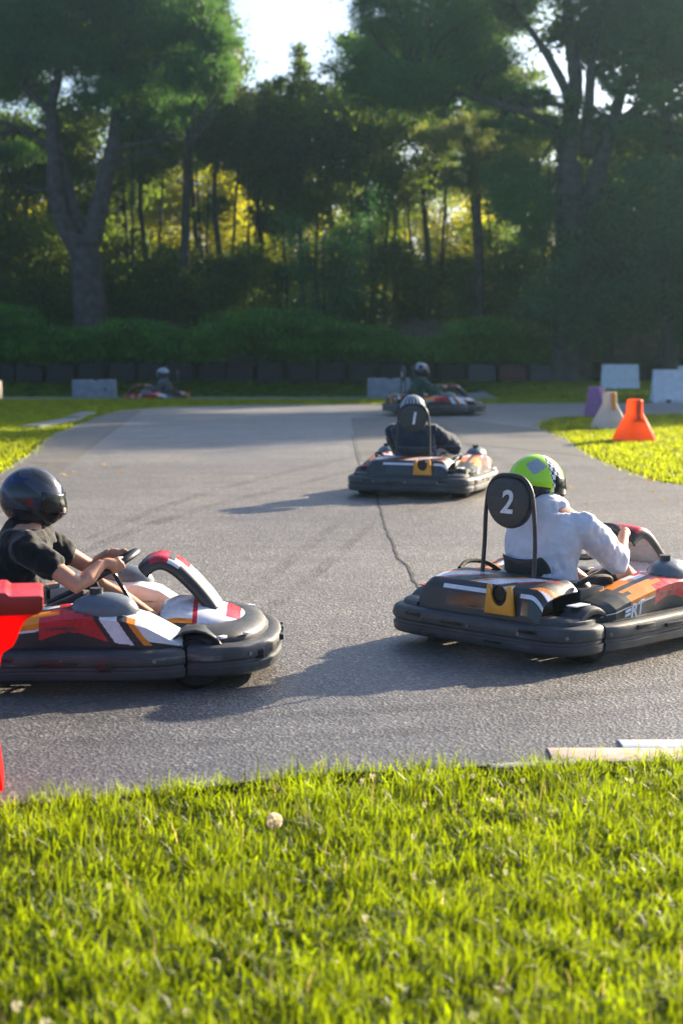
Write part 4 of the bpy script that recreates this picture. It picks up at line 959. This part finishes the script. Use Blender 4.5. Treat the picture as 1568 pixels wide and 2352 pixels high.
# ------------------------------------------------------------------ drivers
def ell(mb, c, r, m=0, nu=14, nv=9):
    c = Vector(c); rows = [[c+Vector((r[0]*math.sin(p)*math.cos(a), r[1]*math.sin(p)*math.sin(a), r[2]*math.cos(p))) for a in [2*math.pi*k/nu for k in range(nu)]] for p in [.02+(math.pi-.04)*j/nv for j in range(nv+1)]]
    mb.grid(rows, True, m, True)
def fuse(name, mb, mat, parent, vox, smooth_it=4, fold=0.0, fs=.12):
    """voxel-union of overlapping closed shells into one continuous surface"""
    me = pymesh(name, mb.V, mb.F, mb.m); bm = bmesh.new(); bm.from_mesh(me); bmesh.ops.recalc_face_normals(bm, faces=bm.faces); bm.to_mesh(me); bm.free()
    o = bpy.data.objects.new(name, me); COL.objects.link(o)
    md = o.modifiers.new('r', 'REMESH'); md.mode = 'VOXEL'; md.voxel_size = vox
    ms = o.modifiers.new('s', 'SMOOTH'); ms.factor = .5; ms.iterations = smooth_it
    if fold:
        t = bpy.data.textures.get('folds') or bpy.data.textures.new('folds', 'CLOUDS'); t.noise_scale = .07; t.noise_depth = 3
        d = o.modifiers.new('d', 'DISPLACE'); d.texture = t; d.strength = fold; d.mid_level = .38; d.texture_coords = 'LOCAL'
    dg = bpy.context.evaluated_depsgraph_get(); m2 = bpy.data.meshes.new_from_object(o.evaluated_get(dg)); bpy.data.objects.remove(o)
    m2.name = name; m2.materials.clear(); return link(name, m2, mat, parent, True)
def ringloft(mb, rings, n=20):
    mb.grid([[Vector((cx+rx*math.cos(a), cy+ry*math.sin(a), z)) for a in [2*math.pi*k/n for k in range(n)]] for cx, cy, z, rx, ry in rings], True, None, True)
def helmet(parent, hc, yaw, pitch, pal, vis=True):
    """pal: list of materials; pattern function picks one by direction"""
    mats, pat = pal
    rot = Matrix.Rotation(-yaw, 4, 'Z') @ Matrix.Rotation(pitch, 4, 'X'); nu, nv = 144, 90; rows = []; dirs = []
    for j in range(nv+1):
        p = .001+(math.pi*.80)*j/nv; r = []
        for i in range(nu):
            a = 2*math.pi*i/nu; d = Vector((math.sin(p)*math.sin(a), math.sin(p)*math.cos(a), math.cos(p)))
            rx, ry, rz = .146, .174, .164
            v = Vector((d.x*rx, d.y*ry, d.z*rz))
            if d.z < .1: v.y += .035*max(0, d.y)*min(1, (.1-d.z)*2)           # chin bar
            if d.z < -.2: v.x *= 1-.12*(-.2-d.z); v.y *= 1-.05*(-.2-d.z)
            r.append(v)
        rows.append(r); dirs.append(p)
    def col(i, j):
        p = dirs[i]; a = 2*math.pi*(j+.5)/nu; fr = math.cos(a); el = math.pi/2-p
        if fr > .25 and -.42 < el < .34: return 0
        return pat(a if a < math.pi else a-2*math.pi, el)
    mb = MB(); mb.grid([[rot @ v for v in r] for r in rows], True, col)
    o = mb.build('helmet', mats, parent, angle=60); md = o.modifiers.new('t', 'SOLIDIFY'); md.thickness = .018; md.offset = -1
    o.location = hc
    mb = MB(); vr = []
    for j in range(9):
        el = -.38+.68*j/8; r = []
        for i in range(21):
            a = -1.28+2.56*i/20; d = Vector((math.cos(el)*math.sin(a), math.cos(el)*math.cos(a), math.sin(el)))
            v = Vector((d.x*.149, d.y*.178, d.z*.167)); 
            if d.z < .1: v.y += .033*max(0, d.y)*min(1, (.1-d.z)*2)
            r.append(rot @ v)
        vr.append(r)
    mb.grid(vr); ob = mb.build('visor', M['visor'], o); md = ob.modifiers.new('t', 'SOLIDIFY'); md.thickness = .004; md.offset = 1
    return o
def make_driver(lab, kart, cfg, vox=.0075):
    e = empty('person', kart.location[:], kart.rotation_euler[2]); tag(e, lab, 'person', 'drivers of the karts')
    ly = cfg.get('lean', 0.0); lx = cfg.get('leanx', 0.0); skin = M['skin']
    T = [(0, -.33, .14, .15, .12), (0, -.34, .24, .168, .13), (0, -.35, .36, .158, .12), (lx*.4, -.345+ly*.3, .48, .16, .118), (lx*.7, -.31+ly*.7, .60, .178, .118), (lx, -.27+ly, .68, .185, .10), (lx, -.26+ly, .735, .13, .08), (lx, -.25+ly, .765, .07, .06)]
    bk = cfg.get('bulk', 1.08)
    T = [(a, b, z+max(0, z-.3)*.10, rx*bk, ry*bk) for a, b, z, rx, ry in T]
    Wc = Vector((0, .18, .555)); n = Vector((0, .50, -.866)).normalized(); wv = Vector((0, .866, .50)).normalized(); X = Vector((1, 0, 0))
    mb = MB(); ringloft(mb, T)
    hc = Vector((lx+cfg.get('hx', 0), -.235+ly, .935))
    mb.tube([(lx, -.26+ly, .72), (lx, -.25+ly, .80), (hc.x, hc.y, .87)], [.062, .054, .055], 12)
    hx_ = cfg.get('hx', 0); T[-2] = (T[-2][0]+hx_*.2, *T[-2][1:]); T[-1] = (T[-1][0]+hx_*.4, *T[-1][1:])
    ell(mb, hc+Vector((0, -.005, -.005)), (.074, .092, .108)); hy = cfg.get('head', 0)
    hr = Matrix.Rotation(-hy, 3, 'Z')
    for off, r in [((0, .092, -.02), (.013, .022, .022)), ((0, .082, -.062), (.026, .014, .012)), ((0, .075, -.088), (.03, .025, .02)), ((.074, -.005, -.02), (.010, .02, .03)), ((-.074, -.005, -.02), (.010, .02, .03)), ((.03, .082, .005), (.014, .012, .009)), ((-.03, .082, .005), (.014, .012, .009))]:
        ell(mb, hc+hr @ Vector(off), r, 0, 8, 6)
    arms = []
    for s in (-1, 1):
        sh = Vector((lx+s*.185*bk, -.255+ly, .700)); al = R(18)+s*cfg.get('steer', 0)
        rim = Wc+(X*s*math.cos(al)+wv*math.sin(al))*.165; t = (X*(-s)*math.sin(al)+wv*math.cos(al)); out = X*s*math.cos(al)+wv*math.sin(al)
        wr = rim+out*.035-n*.055-t*.055; el = cfg.get('elbow', {}).get(s) or Vector((s*.30, .0, .475)); arms.append((s, sh, Vector(el), wr))
        el = Vector(el); m1 = sh.lerp(el, .5); m2 = el.lerp(wr, .35)
        mb.tube([sh-Vector((s*.04, 0, 0)), sh, m1, el, m2, wr-(wr-el)*.1, wr], [.060, .064, .054, .044, .047, .032, .028], 12)
        pm = rim+out*.030-n*.012                                     # palm on the driver's side of the rim
        mb.tube([wr, wr.lerp(pm, .45), pm+t*.0], [.027, .032, .030], 10)
        mb.tube([pm-t*.03, pm+t*.035], [.024, .022], 8)
        for k, L in enumerate((.88, 1.0, .96, .80)):
            b = rim+t*(.036-.022*k)
            mb.tube([b+out*.036-n*.010*L, b+out*.030*L+n*.014, b+out*.012+n*.031*L, b-out*.012*L+n*.028, b-out*.026*L+n*.012], [.0098, .0095, .009, .0085, .007], 7)
        mb.tube([wr.lerp(pm, .5)+t*.01, pm+t*.03-n*.02, rim+t*.045-n*.026, rim+t*.062-n*.022-out*.008], [.015, .012, .0105, .008], 8)
    legs = []
    for s in (-1, 1):
        hp = Vector((s*.095, -.28, .20)); kn = Vector((s*cfg.get('knee', .22), .12, .41)); an = Vector((s*.17, .50, .17)); legs.append((s, hp, kn, an))
        mb.tube([hp, hp.lerp(kn, .5), kn, kn.lerp(an, .3), kn.lerp(an, .7), an], [.085, .078, .056, .055, .042, .036], 12)
        mb.tube([an, an+Vector((0, .02, -.03)), an+Vector((0, .12, .0)), an+Vector((0, .17, .03))], [.036, .036, .032, .022], 10)
    fuse('body', mb, skin, e, vox, 3)
    # clothes
    mb = MB(); ringloft(mb, [(cx, cy, z, rx+.024+(.010 if z < .45 else 0), ry+.024) for cx, cy, z, rx, ry in T[1:-1]])
    sl = cfg['sleeve']
    for s, sh, el, wr in arms:
        pts = [sh-Vector((s*.06, 0, 0)), sh, sh.lerp(el, .5)]; rr = [.076, .084, .076+cfg.get('baggy', 0)]
        if sl <= 1: pts.append(sh.lerp(el, sl)); rr.append(.062+cfg.get('baggy', 0))
        else:
            pts += [el, el.lerp(wr, sl-1)]; rr += [.058+cfg.get('baggy', 0)*1.2, .045+cfg.get('baggy', 0)]
        mb.tube(pts, rr, 14)
    mb.tube([(lx, -.26+ly, .70), (lx+cfg.get('hx', 0)*.2, -.258+ly, .785), ((lx+hc.x)/2, -.25+ly, .82)], [.16, .125, .082], 14)
    fuse(cfg['top'], mb, cfg['topmat'], e, .010, 4, .034, .09)
    mb = MB(); ringloft(mb, [(0, -.33, .13, .155, .125), (0, -.34, .24, .178, .14), (0, -.35, .33, .165, .128)])
    for s, hp, kn, an in legs:
        f = cfg.get('leg', 1.85)
        pts = [hp, hp.lerp(kn, .5)]; rr = [.097, .088]
        if f <= 1: pts.append(hp.lerp(kn, f)); rr.append(.078)
        else: pts += [kn, kn.lerp(an, .5*(f-1)), kn.lerp(an, f-1)]; rr += [.067, .060, .05]
        mb.tube(pts, rr, 14)
    fuse('shorts' if cfg.get('leg', 1.85) <= 1 else 'trousers', mb, cfg['pants'], e, .010, 4, .012)
    for s, hp, kn, an in legs:
        mb = MB(); mb.tube([an+Vector((0, -.005, .02)), an+Vector((0, .0, -.03)), an+Vector((0, .08, -.03)), an+Vector((0, .19, .015))], [.045, .047, .042, .03], 12); fuse('shoe', mb, M['shoe'], e, .009, 2)
    helmet(e, hc, hy, cfg.get('pitch', 0), cfg['helmet'])
    return e

M['navy'] = cloth('navy_jacket', (0.012, 0.022, 0.05)); M['tee_black'] = cloth('black_tee', (0.006, 0.007, 0.010)); M['denim'] = cloth('dark_trousers', (0.015, 0.018, 0.03))
M['green_jkt'] = cloth('green_jacket', (0.02, 0.07, 0.05)); M['trim'] = cloth('pale_trim', (0.08, 0.09, 0.11))
def lavender():
    m = cloth('lavender_tee', (0.66, 0.65, 0.72), .12); n = m.node_tree; b = n.nodes['Principled BSDF']
    tc = n.nodes.new('ShaderNodeTexCoord'); sp = n.nodes.new('ShaderNodeSeparateXYZ'); n.links.new(tc.outputs['Object'], sp.inputs[0])
    wv = n.nodes.new('ShaderNodeTexWave'); wv.inputs['Scale'].default_value = 9; wv.inputs['Distortion'].default_value = 9; wv.inputs['Detail'].default_value = 3; wv.inputs['Detail Scale'].default_value = 3
    n.links.new(tc.outputs['Object'], wv.inputs['Vector'])
    band = ramp(n, sp.outputs[2], [(0.425, (0, 0, 0)), (0.44, (1, 1, 1)), (0.475, (1, 1, 1)), (0.49, (0, 0, 0))])
    cut = ramp(n, wv.outputs[0], [(0.62, (0, 0, 0)), (0.72, (.8, .8, .8))])
    xb = ramp(n, sp.outputs[0], [(0.0, (1, 1, 1)), (0.16, (1, 1, 1)), (0.2, (0, 0, 0))]); f = mix(n, 1, mix(n, 1, band.outputs[0], cut.outputs[0], 'MULTIPLY'), xb.outputs[0], 'MULTIPLY')
    src = b.inputs['Base Color'].links[0].from_socket
    n.links.new(mix(n, f, src, (0.06, 0.06, 0.10)), b.inputs['Base Color']); return m
M['lav'] = lavender()
def jacket_stripes():
    m = cloth('navy_striped_jacket', (0.012, 0.022, 0.05)); n = m.node_tree; b = n.nodes['Principled BSDF']
    tc = n.nodes.new('ShaderNodeTexCoord'); sp = n.nodes.new('ShaderNodeSeparateXYZ'); n.links.new(tc.outputs['Object'], sp.inputs[0])
    band = ramp(n, sp.outputs[2], [(0.516, (0, 0, 0)), (0.52, (1, 1, 1)), (0.530, (1, 1, 1)), (0.534, (0, 0, 0))])
    src = b.inputs['Base Color'].links[0].from_socket
    n.links.new(mix(n, band.outputs[0], src, (0.07, 0.10, 0.16)), b.inputs['Base Color']); return m
M['navy_stripe'] = jacket_stripes()
hm = lambda nm, c, r=.18: plastic(nm, c, r, .1, 6, .6)
H = {'black': hm('helmet_black', (0.02, 0.022, 0.028)), 'blue': hm('helmet_blue', (0.015, 0.028, 0.10)), 'grey': hm('helmet_grey', (0.05, 0.06, 0.08)), 'neon': hm('helmet_neon', (0.42, 0.80, 0.02)), 'white': hm('helmet_white', (0.72, 0.74, 0.76)),
     'silver': hm('helmet_silver', (0.35, 0.38, 0.42)), 'dgreen': hm('helmet_green', (0.08, 0.45, 0.05))}
def pat_blue(a, el): return 1 if (-.1 < el < .75) and math.sin(a*2+el*4) > .1 else (2 if el > -.35 and math.sin(a*3-el*5) > .2 else 0)
def pat_neon(a, el):
    if el < -.42: return 0 if int((a+4)*5) % 2 else 3
    b = 1.15+.25*el
    if b-.28 < a < b+.28 and el > -.40:                              # chequered band along the right side
        return 3 if (int((a-b+2)/.14)+int((el+1)/.15)) % 2 else 0
    if 1.5 < a < 2.8 and abs(a-2.15)*.8+abs(el-.66) < .40: return 2
    if .35 < a < b and el < -.1: return 3
    if el < -.12 and a > 1.5: return 0
    return 1
def pat_stripe(a, el): return 3 if (el < .15 and abs(a) > 2.2) else (1 if int((a+10)*6.0) % 2 else 2) if el > .15 else 2
def pat_grey(a, el): return 1 if el > .75 or (el > .2 and int((a+9)*3) % 3 == 0) else 0
HB = [H['black'], H['blue'], H['grey']]; HN = [H['black'], H['neon'], H['silver'], H['white']]; HS = [H['black'], H['silver'], H['grey'], H['white']]; HG = [H['black'], H['silver']]
PAL = [M['black'], M['white'], M['red'], M['orange']]; PALR = [M['black'], M['red'], M['red'], M['white']]

def scuff(m, col=(.16, .165, .17)):
    n = m.node_tree; b = n.nodes['Principled BSDF']; tc = n.nodes.new('ShaderNodeTexCoord'); mp = n.nodes.new('ShaderNodeMapping'); mp.inputs['Scale'].default_value = (2.2, 2.2, 38)
    n.links.new(tc.outputs['Object'], mp.inputs[0]); a = noise(n, 1.0, 6, .75, vec=mp.outputs[0]); c = noise(n, 5, 3, .6)
    f = mix(n, 1, ramp(n, a.outputs[0], [(.56, (0, 0, 0)), (.64, (.9, .9, .9))]).outputs[0], ramp(n, c.outputs[0], [(.45, (0, 0, 0)), (.6, (1, 1, 1))]).outputs[0], 'MULTIPLY')
    src = b.inputs['Base Color'].links[0].from_socket; n.links.new(mix(n, f, src, col), b.inputs['Base Color'])
scuff(M['bumper']); scuff(M['black'], (.10, .10, .105))
for k_ in ('white', 'red', 'orange', 'grey'): scuff(M[k_], (.05, .045, .045))
KL = make_kart('go_kart', 'nearest kart with red and orange side pod, entering from the left and heading right', (-1.43, 9.15), R(88), None, PAL, 0)
K2 = make_kart('go_kart', 'kart with the number 2 plate, turning right in front of the camera', (1.41, 10.15), R(45), '2', PAL, R(12))
K1 = make_kart('go_kart', 'kart with the number 1 plate, seen from behind in the middle of the track', (.97, 19.25), R(17), '1', PAL, R(12))
K10 = make_kart('go_kart', 'far kart with the number 10 plate, side-on in the shade', (1.92, 36.1), R(79), '10', PAL, 0)
KR = make_kart('go_kart', 'most distant kart, mostly red, heading left behind the grass strip', (-5.15, 47.2), R(-93), None, PALR, 0)
make_driver('person in a black T-shirt and dark blue helmet, driving the kart at the left edge', KL, dict(top='t_shirt', topmat=M['tee_black'], pants=M['denim'], sleeve=.62, helmet=(HB, pat_blue), head=R(-8), pitch=R(-9), lean=.0, bulk=1.24, hx=0, elbow={1: Vector((.33, .05, .50)), -1: Vector((-.33, .05, .50))}, leg=.95))
make_driver('person in a pale lavender T-shirt and neon green helmet, driving kart 2', K2, dict(top='t_shirt', topmat=M['lav'], pants=M['denim'], sleeve=1.35, baggy=.014, helmet=(HN, pat_neon), head=R(20), pitch=R(-8), lean=0, leanx=0, hx=-.13, bulk=1.3, steer=R(10), leg=.8, knee=.26))
make_driver('person in a navy jacket and silver striped helmet, driving kart 1', K1, dict(top='jacket', topmat=M['navy_stripe'], pants=M['denim'], sleeve=1.9, baggy=.02, helmet=(HS, pat_stripe), head=R(-8), pitch=R(-2), bulk=1.2, lean=-.04, leanx=-.10, elbow={1: Vector((.33, -.06, .50)), -1: Vector((-.33, -.08, .48))}), .01)
make_driver('person in a dark green jacket and black helmet, driving kart 10', K10, dict(top='jacket', topmat=M['green_jkt'], pants=M['denim'], sleeve=1.9, baggy=.01, helmet=(HG, pat_grey), head=R(10), pitch=R(-4), lean=-.02), .012)
make_driver('person in a grey-blue helmet low in the distant red kart', KR, dict(top='jacket', topmat=M['trim'], pants=M['denim'], sleeve=1.9, helmet=([H['grey'], H['silver'], H['grey']], lambda a, el: 1 if el > .2 else 2), head=0, pitch=0, lean=0), .014)

# ------------------------------------------------------------------ air volume added for the sun's veiling glare
mb = MB(); mb.box((0, 170, 11.5), (960, 480, 26)); hz = mb.build('added_glare_volume', [], None, smooth=False); hz['kind'] = 'stuff'
m = bpy.data.materials.new('added_glare_volume'); m.use_nodes = True; n = m.node_tree; n.nodes.clear()
vo = n.nodes.new('ShaderNodeVolumePrincipled'); vo.inputs['Color'].default_value = (.55, .86, 1, 1); vo.inputs['Density'].default_value = 0.00052; vo.inputs['Anisotropy'].default_value = .75
ou = n.nodes.new('ShaderNodeOutputMaterial'); n.links.new(vo.outputs[0], ou.inputs['Volume']); hz.data.materials.append(m)
